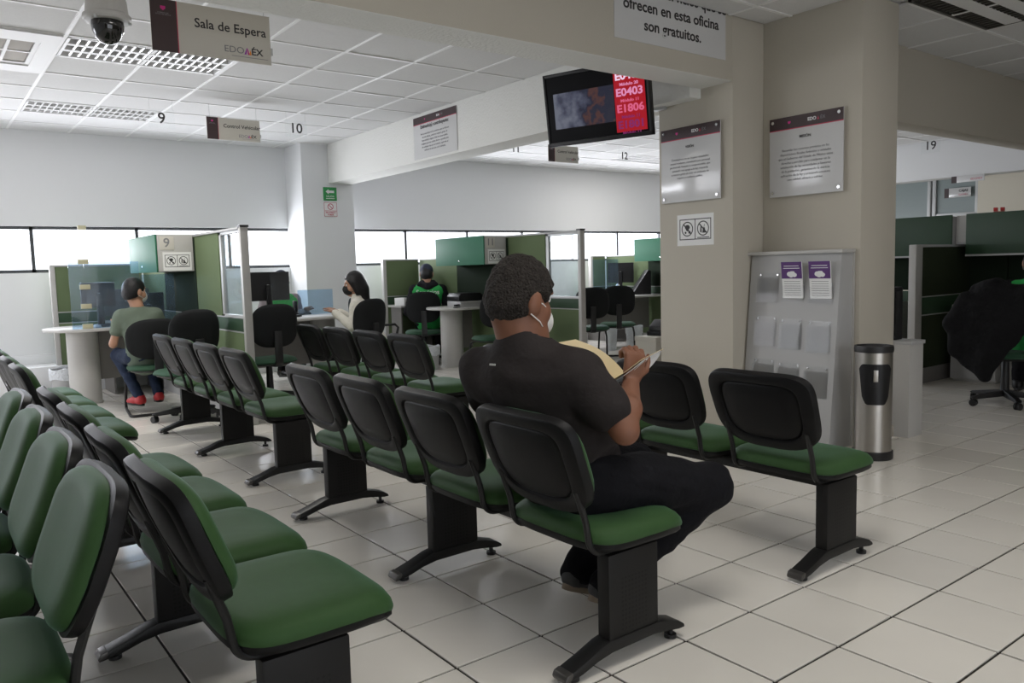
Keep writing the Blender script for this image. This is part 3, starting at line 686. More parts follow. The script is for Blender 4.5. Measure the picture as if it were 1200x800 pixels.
tr = thing('trash_can', 'cylindrical stainless steel trash can with a black rim beside the pillar', 'trash can', (2.385, 1.185, 0))
G().lathe([(.112, 0), (.116, .006), (.116, .048), (.106, .052)], n=40).build('base', M['black'], tr)
G().lathe([(.106, .048), (.106, .655), (.103, .655), (.103, .05)], n=48).build('body', M['inox'], tr)
G().lathe([(.110, .652), (.112, .672), (.109, .690), (.100, .690), (.096, .672), (.02, .655), (0, .655)], n=40).build('rim', M['black'], tr)
va = math.atan2(CAM.y-1.185, CAM.x-2.385)+.12
g = G(); n = 14; vs = []; fs = []
for k in range(n+1):
    a = va-.95+1.9*k/n; q = abs(2*k/n-1); lo = .34+.05*max(0, (q-.62)/.38)**1.5; hi = .585-.03*max(0, (q-.7)/.3)**2
    b = va + (a-va)*.78
    vs += [(.1085*math.cos(b), .1085*math.sin(b), lo), (.1085*math.cos(a), .1085*math.sin(a), hi), (.104*math.cos(b), .104*math.sin(b), lo), (.104*math.cos(a), .104*math.sin(a), hi)]
for k in range(n): i = 4*k; fs += [(i, i+4, i+5, i+1), (i+2, i+3, i+7, i+6), (i, i+2, i+6, i+4), (i+1, i+5, i+7, i+3)]
fs += [(0, 1, 3, 2), (4*n, 4*n+2, 4*n+3, 4*n+1)]
g._add(vs, fs).build('opening_flap', M['bezel'], tr)
G().box(-.013, .013, -.003, .003, -.04, .03, T=Matrix.Translation((.1085*math.cos(va), .1085*math.sin(va), .52)) @ Matrix.Rotation(va+PI/2, 4, 'Z')).build('push_plate', M['inox'], tr, bevel=.002)

lc = thing('low_cabinet', 'low grey counter cabinet just right of the pillar, behind the trash can', 'cabinet', (3.135, 1.575, 0))
G().box(-.095, .09, -.285, .285, 0, .63).build('body', M['lam'], lc, bevel=.002)
G().box(-.095, .098, -.295, .295, .63, .655).build('top', M['cabgrey'], lc, bevel=.003)
pc = thing('computer_tower', 'black computer tower standing on the low cabinet right of the pillar', 'computer', (3.125, 1.60, .655))
G().box(-.083, .05, -.19, .19, 0, .36).build('case', M['bezel'], pc, bevel=.006)
G().box(-.06, .03, -.196, -.189, .03, .33).build('front_grille', M['black'], pc, bevel=.002)
G().tube([(-.05, .0, .36), (-.06, -.02, .43), (-.03, -.06, .47), (-.06, -.1, .40), (-.04, -.15, .36)], .008, 6).build('cable', M['black'], pc)

# ================================================================== WORK STATIONS
YB = 8.45                                   # back partitions stand just before the window ledge
def panel_run(t, along, c, a, b, z1, glass=None, end_caps=(1, 1), tack=False):
    """office partition: c = fixed coordinate, a..b = run; olive cloth panels above and below a dark band"""
    def bx(g, p0, p1, h, z0, zz): return g.box(c-h, c+h, p0, p1, z0, zz) if along == 'y' else g.box(p0, p1, c-h, c+h, z0, zz)
    a2, b2 = a+.05*end_caps[0], b-.05*end_caps[1]
    if end_caps[0]: bx(G(), a, a+.05, .032, 0, z1).build('post', M['lam'], t, bevel=.006)
    if end_caps[1]: bx(G(), b-.05, b, .032, 0, z1).build('post', M['lam'], t, bevel=.006)
    bx(G(), a2, b2, .034, z1-.02, z1).build('top_rail', M['cabgrey'], t, bevel=.003)
    s = a2 if glass is None else glass
    if glass is not None:
        bx(bx(bx(G(), a2, glass, .018, z1-.045, z1-.02), glass-.05, glass, .018, .86, z1-.02), a2, glass, .018, .86, .89).build('glass_frame', M['alu'], t, bevel=.003)
        bx(G(), a2, glass-.05, .003, .89, z1-.045).build('pane', M['acrylic'], t)
    bx(G(), s, b2, .026, .872, z1-.02).build('upper_panel', M['gpanel'], t, bevel=.006)
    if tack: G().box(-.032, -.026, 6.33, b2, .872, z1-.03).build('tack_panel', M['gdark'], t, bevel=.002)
    bx(G(), a2, b2, .024, .755, .862).build('band', M['gband'], t, bevel=.003)
    bx(G(), a2, b2, .027, .862, .872).build('rail', M['cabgrey'], t); bx(G(), a2, b2, .027, .745, .755).build('rail', M['cabgrey'], t)
    bx(G(), a2, b2, .026, .12, .745).build('lower_panel', M['gpanel'], t, bevel=.006)
    bx(G(), a2, b2, .020, 0, .12).build('raceway', M['cabgrey'], t)
def side_partition(label, xp, y0=5.07, ym=7.46):
    t = thing('office_partition', label, 'partition', (xp, 0, 0)); panel_run(t, 'y', 0, y0-.03, ym, 1.6, glass=y0+.57, end_caps=(1, 0), tack=True)
    panel_run(t, 'y', 0, ym, YB-.035, 1.375, end_caps=(0, 0))
    G().box(-.036, .036, y0-.035, y0+.03, 1.595, 1.612).build('post_cap', M['black'], t); return t
def back_partition(label, x0, x1):
    t = thing('office_partition', label, 'partition', (0, YB, 0)); panel_run(t, 'x', 0, x0, x1, 1.375, end_caps=(1, 0)); return t
def overhead(label, xp, num, y0=6.37, y1=7.44):
    """cabinet hung on the left side of a partition; numbered end panel faces the waiting room"""
    t = thing('overhead_cabinet', label, 'cabinet', (xp-.187, y0, 1.265))
    h = .335
    G().box(-.155, .155, .004, y1-y0, 0, .018).box(-.155, .155, .004, y1-y0, h-.018, h).box(.137, .155, .004, y1-y0, .018, h-.018).box(-.155, .155, y1-y0-.018, y1-y0, .018, h-.018).build('body', M['cabgrey'], t, bevel=.002)
    d = G().box(-.172, -.157, 0, y1-y0, -.004, h+.002).build('door', M['gdoor'], t, bevel=.004)
    G().lathe([(.009, 0), (.009, .004), (0, .005)], n=12, T=Matrix.Translation((-.172, (y1-y0)*.5, .05)) @ Matrix.Rotation(-PI/2, 4, 'Y')).build('lock', M['chrome'], d)
    G().box(-.155, .155, -.002, .016, 0, h).build('end_panel', M['lam'], t, bevel=.003)
    if num:
        p = G().box(-.135, -.01, -.006, -.002, .195, .315).build('number_plate', M['signc'], t, bevel=.002)
        text(num, .115, (-.075, -.0065, .257), M['inkg'], p, bold=.012)
        q = bpy.data.objects.new('pictogram_sheet', None); COL.objects.link(q); q.parent = t
        pictogram(q, .01, -.003, .095, .215)
    return t
side_partition('glass-ended green partition with a white post, right of the cabinet numbered 9', -.09)
side_partition('glass-ended green partition behind the reading man\'s head, beside the cabinet numbered 11', 3.53)
side_partition('green partition mostly hidden behind the cream pillar', 7.15)
back_partition('bluish-looking green back partition behind the visitor in red shoes', -1.04, -.13)
back_partition('olive green back partition behind the clerk in the dark cap', 2.93, 3.49)
back_partition('olive green back partition at the left edge of the pillar', 6.78, 7.11)
overhead('green-doored overhead cabinet, number 9 on its grey end, above the man in sage green', -.09, '9')
overhead('green-doored overhead cabinet marked 11 on its grey end, above the printer', 3.53, '11')
overhead('green-doored overhead cabinet cut off by the cream pillar', 7.15, None)

def desk(label, x0, x1, yc, hd, legx, round_left=True, tx=.03):
    t = thing('desk', label, 'desk', (0, yc, 0))
    n = 14; r = hd; pts = []
    if round_left:
        for k in range(n+1): a = PI/2+PI*k/n; pts.append((x0+r*.8+r*.8*math.cos(a), r*math.sin(a)))
        pts += [(x1, -hd), (x1, hd)]
    else:
        pts = [(x0, hd), (x0, -hd)]
        for k in range(n+1): a = -PI/2+PI*k/n; pts.append((x1-r*.8+r*.8*math.cos(a), r*math.sin(a)))
    G().prism(pts, .722, .750, 'z').build('desktop', M['lam'], t, bevel=.008)
    G().lathe([(.15, 0), (.15, .02), (.14, .022), (.14, .715), (.15, .722)], (legx, .05, 0), 32).build('column_leg', M['lam'], t)
    a, b = (legx+.12, x1-.03) if round_left else (x0+.03, legx-.12)
    G().box(a, b, .06, .078, .22, .70).build('modesty_panel', M['lamd'], t, bevel=.003)
    return t
desk('grey peninsula desk of station 9 with a round end on a column leg', -1.27, -.125, 7.38, .40, -.93)
desk('grey peninsula desk of station 10 between the white post and the woman', -.05, 1.78, 6.98, .40, 1.40, False)
desk('grey round-ended desk of station 11, left of the reading man\'s head', 2.82, 3.49, 7.02, .36, 3.14)
desk('grey desk seen left of the pillar under the clear screen', 5.15, 7.11, 7.35, .36, 5.55)
def return_top(label, x0, x1, y0, y1):
    t = thing('side_desk', label, 'desk', (x0, y0, 0)); G().box(0, x1-x0, 0, y1-y0, .722, .75).build('desktop', M['lam'], t, bevel=.005)
    [G().box(a, a+.02, .05, y1-y0-.05, 0, .722).build('side_panel', M['lamd'], t) for a in (.02, x1-x0-.04)]
return_top('grey side desk under the overhead cabinet numbered 9', -.62, -.125, 7.785, 8.40)
return_top('grey side desk under the cabinet numbered 11, behind the printer', 2.97, 3.49, 8.03, 8.40)
return_top('grey side desk under the cabinet cut off by the pillar', 6.60, 7.11, 7.715, 8.40)

def screen_pair(label, spec, clamps=True, m='acrylic', cat='screen'):
    """clear sneeze screen: panes in a row, joined by small clamps"""
    x0, x1, y, z0, z1, cuts = spec
    t = thing('sneeze_screen', label, cat, ((x0+x1)/2, y, z0)); c = (x0+x1)/2; xs = [x0]+cuts+[x1]
    for a, b in zip(xs, xs[1:]): G().box(a-c+.002, b-c-.002, -.003, .003, .002, z1-z0).build('pane', M[m], t)
    for a in (cuts or [(x0+x1)/2]):
        for z in ((.0, .19, .37, z1-z0-.02) if clamps else (.0,)):
            G().box(a-c-.045, a-c+.045, -.014, .014, z, z+.045).build('clamp', M['brass'] if clamps else M['clear'], t, bevel=.004)
    return t
screen_pair('tall clear screen with yellowed clamps across the desk of station 9', (-1.06, -.45, 7.06, .75, 1.375, [-.93]), m='acrylicb')
G().box(-.035, .035, -.014, .014, .925, .965).build('clamp', M['brass'], bpy.data.objects['sneeze_screen'], bevel=.004).location = (-.165, 0, 0)
G().box(.310, .62, -.003, .003, .002, .495).build('pane', M['acrylicb'], bpy.data.objects['sneeze_screen'])
G().box(-.26, .30, -.003, .003, .627, .965).build('pane', M['clear'], bpy.data.objects['sneeze_screen'])
screen_pair('clear screen on the desk in front of the woman in white', (1.20, 1.62, 7.2, .75, 1.03, []), False, 'acrylicb')
screen_pair('clear screen behind two office chairs left of the pillar', (5.45, 5.95, 6.95, .75, 1.30, []), False, 'acrylicb')
screen_pair('clear screen beside the monitor on the desk of station 10', (.72, .98, 6.72, .75, 1.24, []), False, 'clear2')

def monitor(label, x, y, w, h, z0, rz, back=True, zt=.75):
    t = thing('monitor', label, 'monitor', (x, y, zt), rz)
    G().box(-w/2, w/2, -.016, .012, z0-zt, z0-zt+h).build('housing', M['bezel'], t, bevel=.006)
    G().box(-w/2+.012, w/2-.012, .0118, .014, z0-zt+.012, z0-zt+h-.012).build('screen', M['screen'], t)
    G().box(-.03, .03, -.05, -.014, 0.01, z0-zt+h*.55).build('stand', M['bezel'], t, bevel=.006)
    G().lathe([(.11, 0), (.11, .008), (.09, .014), (0, .014)], (0, -.03, 0), 24, sx=1.1, sy=.8).build('base', M['bezel'], t)
    o = G(); ring(o, 0, z0-zt+h*.5, .017, .021, -.0175, -.016, 18); o.build('badge', M['alu'], t)
    return t
monitor('black monitor seen through the screen at station 9, left of the visitor\'s head', -.73, 7.62, .34, .25, .93, .3)
monitor('black monitor on the side desk at station 9, under the numbered cabinet', -.40, 7.95, .44, .28, .82, -.35)
monitor('black monitor at station 9 beside the white card, nearest the partition', -.285, 7.52, .30, .27, .79, -.15)
monitor('black monitor with its back turned on the desk of station 10', .80, 7.02, .47, .305, .935, .0)
desk('grey desk of station 12, just right of the glass partition post', 3.60, 5.08, 7.45, .36, 4.6, False)
monitor('black monitor of station 12 just right of the glass partition post', 4.86, 7.6, .34, .27, .84, -.5)
monitor('black monitor on the side desk beside the pillar', 6.95, 7.9, .42, .32, .93, -1.0)
# desk clutter
def small(nm, label, cat, loc, rz, builds):
    t = thing(nm, label, cat, loc, rz)
    for pn, g, m, bev in builds: g.build(pn, M[m], t, bevel=bev)
    return t
small('card_holder', 'white standing card with a small dark picture on the desk of station 9', 'card', (-.365, 7.12, .75), .1, [
 ('card', G().prism([(-.03, 0), (.03, 0), (.004, .15), (-.004, .15)], -.068, .068, 'x'), 'paper', 0),
 ('picture', G().prism([(-.0315, .015), (-.0285, .015), (-.0135, .085), (-.0165, .085)], -.035, -.002, 'x'), 'inkd', 0), ('print', G().prism([(-.0315, .015), (-.0285, .015), (-.0245, .04), (-.0275, .04)], .005, .045, 'x'), 'inkg', 0)])
small('computer_mouse', 'grey computer mouse near the round end of the desk of station 9', 'mouse', (-.84, 7.12, .75), .3, [('shell', G().lathe([(.033, 0), (.036, .008), (.031, .024), (.018, .033), (0, .036)], n=20, sx=.9, sy=1.6), 'cabgrey', 0), ('wheel', G().cyl((-.004, -.03, .03), (.004, -.03, .03), .008, 10), 'black', 0)])
small('keyboard', 'dark keyboard on the desk of station 9 behind the mouse', 'keyboard', (-.72, 7.25, .75), 0, [('tray', G().box(-.2, .2, -.065, .065, 0, .018), 'bezel', .004), ('keys', G().box(-.19, .19, -.055, .055, .018, .024), 'black', .002)])
small('paper_sheets', 'loose white sheets on the left end of the desk of station 9', 'paper', (-1.08, 7.2, .75), .2, [('sheet', G().box(-.1, .1, -.14, .14, 0, .003), 'paper', 0), ('sheet', G().box(-.06, .14, -.12, .14, .003, .005, T=Matrix.Rotation(.3, 4, 'Z')), 'paper', 0)])
small('telephone', 'grey desk telephone behind the white card at station 9', 'telephone', (-.25, 7.30, .75), .3, [('base', G().prism([(-.09, 0), (.09, 0), (.09, .06), (-.09, .02)], -.08, .08, 'x'), 'cabgrey', .004), ('handset', G().box(-.07, -.03, -.09, .09, .05, .08), 'bezel', .01)])
small('printer', 'black and grey printer on the desk of station 11, under its numbered cabinet', 'printer', (3.30, 6.98, .75), -.08, [('base', G().box(-.17, .17, -.17, .17, 0, .07), 'cabgrey', .008), ('body', G().prism([(-.17, .07), (.17, .07), (.17, .14), (.13, .17), (-.14, .17), (-.175, .13)], -.15, .17, 'y'), 'bezel', .012), ('paper_tray', G().box(-.15, .15, -.19, -.14, .055, .065), 'lam', .002)])
small('stacked_papers', 'small stack of papers by the printer of station 11', 'paper', (3.08, 8.18, .75), .2, [('stack', G().box(-.06, .06, -.1, .1, 0, .10), 'paper', .003)])
small('stapler', 'small black stapler on the round desk of station 11', 'stapler', (3.05, 6.80, .75), .6, [('base', G().box(-.07, .07, -.018, .018, 0, .012), 'black', .003), ('arm', G().box(-.065, .07, -.014, .014, .018, .04), 'bezel', .006)])
small('telephone', 'dark telephone on the desk behind the clear screen by the woman in white', 'telephone', (1.28, 7.32, .75), .1, [('base', G().prism([(-.09, 0), (.09, 0), (.09, .06), (-.09, .02)], -.08, .08, 'x'), 'bezel', .004), ('handset', G().box(-.09, -.05, -.025, .025, .03, .16), 'black', .01)])
small('paper_sheets', 'white sheets on the desk of station 10 before the woman', 'paper', (1.25, 6.85, .75), .1, [('sheet', G().box(-.16, .16, -.1, .1, 0, .004), 'paper', 0)])
small('pen_tray', 'small black tray on the desk of station 10 by the green vest', 'tray', (1.04, 6.9, .75), .2, [('tray', G().box(-.06, .06, -.04, .04, 0, .025), 'black', .004)])
small('keyboard', 'white keyboard and cables beside the black monitor of station 10', 'keyboard', (.52, 6.85, .75), .3, [('tray', G().box(-.16, .16, -.06, .06, 0, .02), 'white', .004), ('keys', G().box(-.15, .15, -.05, .05, .02, .026), 'lam', .002)])
small('paper_stack', 'stack of papers on the desk beside the pillar', 'paper', (6.15, 7.45, .75), .1, [('stack', G().box(-.22, .22, -.12, .12, 0, .05), 'paper', .004), ('folder', G().box(-.18, .16, -.12, .1, .05, .065), 'signc', .002)])
small('hand_sanitizer', 'white bottle beside the papers on the desk by the pillar', 'bottle', (6.60, 7.62, .75), 0, [('bottle', G().lathe([(.04, 0), (.042, .01), (.042, .12), (.03, .15), (.014, .165), (.014, .18), (0, .18)], n=18), 'white', 0), ('cap', G().lathe([(.016, .178), (.016, .20), (.006, .205), (.006, .23), (0, .23)], n=12), 'bezel', 0)])
small('document_tray', 'black sloping document holder on the desk at the pillar edge', 'tray', (6.86, 7.40, .75), -.6, [('tray', G().prism([(-.15, 0), (.15, 0), (.15, .36), (.11, .38)], -.14, .14, 'y'), 'bezel', .006)])
small('power_socket', 'white wall socket on the green band of the numbered 9 partition', 'socket', (-.118, 5.92, .80), -PI/2, [('plate', G().box(-.035, .035, -.006, .006, -.035, .035), 'white', .002), ('outlet', G().box(-.018, .018, -.008, -.005, -.018, .018), 'cabgrey', .001)])

def waste_bin(label, x, y, r=.13, h=.30, m='woodc', liner=True):
    t = thing('waste_basket', label, 'bin', (x, y, 0))
    G().lathe([(r*.8, 0), (r*.82, .01), (r, h), (r*.97, h), (r*.78, .015), (0, .012)], n=24).build('basket', M[m], t)
    if liner:
        g = G(); n = 28; prof = [(r*.93, h-.08), (r*.96, h-.01), (r*1.0, h+.012), (r*1.06, h+.004), (r*1.05, h-.05), (r*1.03, h-.10)]
        vs = []; fs = []
        for i, (a, z) in enumerate(prof):
            for k in range(n):
                an = 2*PI*k/n; w_ = 1+.02*math.sin(5*an+i)*(i > 1)+.012*math.sin(11*an); vs.append((a*w_*math.cos(an), a*w_*math.sin(an), z+.01*math.sin(4*an+i)*(i > 1)))
        for i in range(len(prof)-1):
            for k in range(n): fs.append((i*n+k, i*n+(k+1) % n, (i+1)*n+(k+1) % n, (i+1)*n+k))
        g._add(vs, fs).build('bin_liner', M['bin'], t)
    return t
waste_bin('waste basket with a white liner left of the column leg of station 9', -1.02, 7.95, .15, .30)
waste_bin('waste basket with a white liner under the round desk of station 11', 2.80, 7.02, .10, .28)
waste_bin('slim pale waste bin behind the two office chairs left of the pillar', 5.72, 6.88, .09, .33, 'bin', False)
waste_bin('waste basket wrapped in a crumpled white liner beside the pillar edge', 5.92, 6.62, .12, .34, 'bin')
bx_ = small('storage_box', 'low cream box with a black device on it, left of the pillar base', 'box', (4.20, 4.60, 0), 0, [('carton', G().box(-.19, .19, -.15, .15, 0, .43), 'signc', .004), ('lid', G().box(-.195, .195, -.155, .155, .39, .44), 'signc', .004)])
small('label_printer', 'small black device on top of the cream box left of the pillar', 'printer', (4.27, 4.62, .44), .2, [('base', G().box(-.12, .12, -.10, .10, 0, .05), 'bezel', .01), ('cover', G().prism([(-.10, .05), (.10, .05), (.10, .15), (.02, .17), (-.09, .10)], -.09, .09, 'y'), 'black', .01)])

# ================================================================== OFFICE CHAIRS
def oseat_map(z0):
    def f(u, v, o):
        t = v/.23; return (u, v, z0+o-(.03*((t-.4)/.6)**2 if t > .4 else 0)-.006*math.exp(-(u/.12)**2))
    return f
def oback_map(zc, y0, tilt=.12, bow=.05):
    def f(u, v, o): return (u, y0 - o - v*tilt + bow*(u/.23)**2, zc+v)
    return f
PROF = [(0, .05), (.5, .05), (.8, .046), (.93, .034), (1, .012), (.98, 0), (.5, 0), (0, 0)]
BPROF = [(0, .03), (.5, .03), (.85, .026), (.96, .014), (1, 0), (.98, -.018), (.85, -.03), (.5, -.034), (0, -.034)]
oseat_me = G().pad(.48, .46, 3.4, PROF, oseat_map(.40)).mesh('seat'); oseat_me.materials.append(M['gseat'])
oback_me = G().pad(.44, .40, 2.9, BPROF, oback_map(.745, -.235)).mesh('backrest'); oback_me.materials.append(M['fabric'])
oback2_me = G().pad(.50, .36, 2.7, BPROF, oback_map(.675, -.235)).mesh('backrest_wide'); oback2_me.materials.append(M['fabric'])
under_me = G().pad(.44, .42, 3.4, [(0, .0), (.9, 0), (1, -.005), (.95, -.02), (0, -.025)], oseat_map(.40)).mesh('seat_pan'); under_me.materials.append(M['black'])
spine_me = G().prism([(-.05, .365), (-.25, .37), (-.285, .41), (-.285, .70), (-.262, .70), (-.262, .43), (-.24, .395), (-.05, .39)], -.035, .035, 'x').mesh('back_bracket', .004); spine_me.materials.append(M['black'])
def sled_mesh():
    g = G()
    p = []
    for sx in (-1, 1):
        leg = [(sx*.19, .14, .375), (sx*.225, .17, .35), (sx*.24, .19, .28), (sx*.25, .23, .06), (sx*.25, .215, .022), (sx*.25, .17, .014), (sx*.25, -.24, .014)]
        p.append(leg)
    path = p[0] + [(-.23, -.268, .014), (.23, -.268, .014)] + p[1][::-1]
    return g.tube(path, .0125, 8).tube([(-.19, .13, .375), (.19, .13, .375)], .011, 6).mesh('sled_base')
sled_me = sled_mesh(); sled_me.materials.append(M['steelb'])
star_me = None
def star_mesh():
    g = G(); g.lathe([(.03, .10), (.034, .12), (.028, .37), (0, .37)], n=14)
    for k in range(5):
        T = Matrix.Rotation(2*PI*k/5+.3, 4, 'Z'); g.prism([(.0, .07), (.27, .055), (.29, .07), (.27, .082), (.03, .12), (0, .12)], -.022, .022, 'y', T)
    return g.mesh('star_base', .004)
star_me = star_mesh(); star_me.materials.append(M['black'])
caster_me = G().cyl((-.022, 0, .028), (-.006, 0, .028), .028, 14).cyl((.006, 0, .028), (.022, 0, .028), .028, 14).tube([(0, 0, .03), (0, .0, .06)], .008, 6).mesh('caster'); caster_me.materials.append(M['black'])
def arm_mesh(s): return G().tube([(s*.20, .05, .39), (s*.27, .06, .40), (s*.285, .08, .52), (s*.285, .10, .60), (s*.285, .06, .635), (s*.285, -.12, .635), (s*.285, -.15, .60), (s*.28, -.08, .44), (s*.26, -.03, .395)], .014, 8).mesh('armrest')
arm_me = {s: arm_mesh(s) for s in (-1, 1)}
for a in arm_me.values(): a.materials.append(M['black'])
def office_chair(label, x, y, rz, kind='sled', wide=False, arms=False, group='office chairs'):
    t = thing('office_chair', label, 'chair', (x, y, 0), rz, group)
    link('seat', oseat_me, None, t); link('seat_pan', under_me, None, t); link('backrest', oback2_me if wide else oback_me, None, t); link('back_bracket', spine_me, None, t)
    if kind == 'sled': link('sled_base', sled_me, None, t)
    else:
        s = link('star_base', star_me, None, t)
        for k in range(5):
            a = 2*PI*k/5+.3; c = link('caster', caster_me, None, s); c.location = (.27*math.cos(a), .27*math.sin(a), 0); c.rotation_euler = (0, 0, a+.6)
    if arms:
        for s in (-1, 1): link('armrest', arm_me[s], None, t)
    return t
# local +y is the way the sitter faces
office_chair('dark sled-base visitor chair under the man with red shoes', -.51, 6.38, -.12, wide=True)
office_chair('dark wide-backed chair with a green rim in front of the numbered 9 partition', -.42, 5.72, .2, 'star')
office_chair('black-backed visitor chair just right of the white partition post', .40, 6.0, 0, 'star')
office_chair('dark visitor chair under the woman in the white sweater', 1.40, 6.16, .3)
office_chair('empty armchair with a green seat and looped arms behind the woman in white', 1.88, 6.66, -1.5, 'star', arms=True)
office_chair('dark swivel chair of the clerk in the green vest and dark cap', 3.06, 7.62, -.5, 'star')
office_chair('dark visitor chair at station 11 hidden behind the reading man\'s neck', 3.10, 6.12, -.3)
office_chair('dark visitor chair right of the reading man\'s face mask', 3.08, 5.42, -.9)
office_chair('dark visitor chair beside the partition post, left of two by the pillar', 4.74, 6.25, -.6)
office_chair('dark visitor chair with a green seat, right of two by the pillar', 5.40, 6.42, -.7)
jc = office_chair('swivel chair draped with a black jacket at the right edge', 4.80, 1.38, -PI/2+.1, 'star')

# ================================================================== RIGHT-HAND OFFICE
t = thing('office_partition', 'low olive partition with painted-in shade and a white end post right of the pillar', 'partition', (0, 2.38, 0))
X6 = 6.40
G().box(5.27, 5.40, -.035, .035, 0, 1.33).build('post', M['lam'], t, bevel=.008); G().box(5.40, X6, -.034, .034, 1.305, 1.33).build('top_rail', M['cabgrey'], t, bevel=.004)
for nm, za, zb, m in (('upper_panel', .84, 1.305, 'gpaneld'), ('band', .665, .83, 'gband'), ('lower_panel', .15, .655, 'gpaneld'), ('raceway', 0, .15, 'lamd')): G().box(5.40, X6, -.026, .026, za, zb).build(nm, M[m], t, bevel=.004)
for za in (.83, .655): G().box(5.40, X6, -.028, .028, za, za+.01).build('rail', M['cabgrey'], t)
t = thing('office_partition', 'dark green rear partition carrying the dark green overhead cabinets at right', 'partition', (X6+.03, 0, 0))
for a, b in ((-1.4, .3), (.3, 2.0), (2.0, 3.4), (3.4, 4.8)):
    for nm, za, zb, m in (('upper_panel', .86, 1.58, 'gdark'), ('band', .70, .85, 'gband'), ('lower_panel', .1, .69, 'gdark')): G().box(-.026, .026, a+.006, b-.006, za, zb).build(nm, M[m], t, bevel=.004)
G().box(-.03, .03, -1.4, 4.8, 1.58, 1.60).build('top_rail', M['cabgrey'], t); G().box(-.02, .02, -1.4, 4.8, 0, .1).build('raceway', M['cabgrey'], t)
def dark_overhead(label, y0, y1):
    t = thing('overhead_cabinet', label, 'cabinet', (6.21, (y0+y1)/2, 1.215)); w = y1-y0
    G().box(-.172, .155, -w/2, w/2, 0, .39).build('body', M['cabgrey'], t, bevel=.003)
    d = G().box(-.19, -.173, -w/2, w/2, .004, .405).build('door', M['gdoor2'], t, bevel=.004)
    G().box(-.193, -.188, -w/2, w/2, -.006, .012).build('edge_trim', M['cabgrey'], d)
dark_overhead('dark green overhead cabinet at the right edge, with the red holder on top', .95, 2.235)
dark_overhead('dark green overhead cabinet just right of the pillar', 2.365, 3.70)
small('filler_panel', 'pale grey upright filler panel between the two dark green overhead cabinets', 'panel', (6.10, 2.30, 1.33), 0, [('sheet', G().box(-.01, .01, -.055, .055, 0, .28), 'lam', .002), ('bracket', G().box(-.02, .2, -.04, .04, .0, .02), 'cabgrey', .002)])
small('tape_holder', 'small red holder on top of the dark green overhead cabinet', 'holder', (6.12, 1.98, 1.62), .3, [('base', G().box(-.04, .04, -.045, .045, 0, .008), 'red', .003), ('cup', G().prism([(-.035, .012), (.035, .012), (.04, .045), (-.04, .045)], -.045, -.012, 'y'), 'red', .003), ('cup', G().prism([(-.035, .012), (.035, .012), (.04, .045), (-.04, .045)], .012, .045, 'y'), 'red', .003)])
def drawer_unit(label, x, y, rz, hs=(.10, .17, .17, .27)):
    t = thing('drawer_unit', label, 'drawers', (x, y, 0), rz); W_ = .21
    G().box(-W_, W_, -.235, .25, .02, .745).box(-W_+.02, W_-.02, -.22, .24, 0, .02).build('body', M['lam'], t, bevel=.003)
    z = .735
    for k, h in enumerate(hs):
        d = G().box(-W_+.006, W_-.006, -.254, -.236, z-h+.006, z).build('drawer', M['cabgrey'], t, bevel=.003)
        if k: G().box(-.05, .05, -.262, -.253, z-.06, z-.045).build('handle', M['steelb'], d, bevel=.002)
        z -= h
    return t
drawer_unit('grey four-drawer unit behind the chair with the black jacket', 6.08, 2.06, -PI/2)
drawer_unit('pale drawer unit seen between the computer tower and the white partition post', 6.05, 3.1, -PI/2)
return_top('grey desk along the rear partition behind the black jacket', 5.85, 6.40, .35, 1.82)
small('desk_organizer', 'white stacked letter trays on the desk behind the black jacket', 'tray', (6.10, 1.55, .75), 0, [('tray', G().box(-.12, .12, -.1, .1, 0, .09), 'white', .006), ('tray', G().box(-.12, .12, -.1, .1, .11, .19), 'white', .006), ('post', G().box(.1, .12, -.1, .1, .09, .11), 'white', 0)])
small('glue_bottle', 'small dark bottle with a white cap on the desk behind the jacket', 'bottle', (5.98, 1.74, .75), 0, [('bottle', G().lathe([(.022, 0), (.024, .005), (.024, .07), (.012, .085), (0, .085)], n=14), 'bezel', 0), ('cap', G().lathe([(.013, .083), (.012, .115), (0, .118)], n=12), 'white', 0)])
wall_sign = small('wall_sign', 'small white room sign with a maroon end on the far office glazing', 'sign', (11.14, 4.57, 2.215), -PI/2, [('board', G().box(-.20, .20, -.006, .006, -.075, .075), 'signw', .001), ('band', G().box(-.20, -.13, -.0075, -.006, -.075, .075), 'maroon', 0)])
text('CAJAS', .05, (.09, -.008, .025), M['inkd'], wall_sign, bold=.03); text('EDOMÉX', .035, (.09, -.008, -.035), M['inkr'], wall_sign)
hs_ = small('hanging_sign', 'narrow white sign hanging under the far beam at right', 'sign', (9.50, 3.675, 2.262), -PI/2, [('board', G().box(-.19, .17, -.004, .004, -.035, .055), 'signw', .001), ('band', G().box(-.26, -.19, -.004, .004, -.035, .055), 'maroon', 0)])
text('EDOMÉX', .038, (.07, -.0045, .0), M['inkr'], hs_)

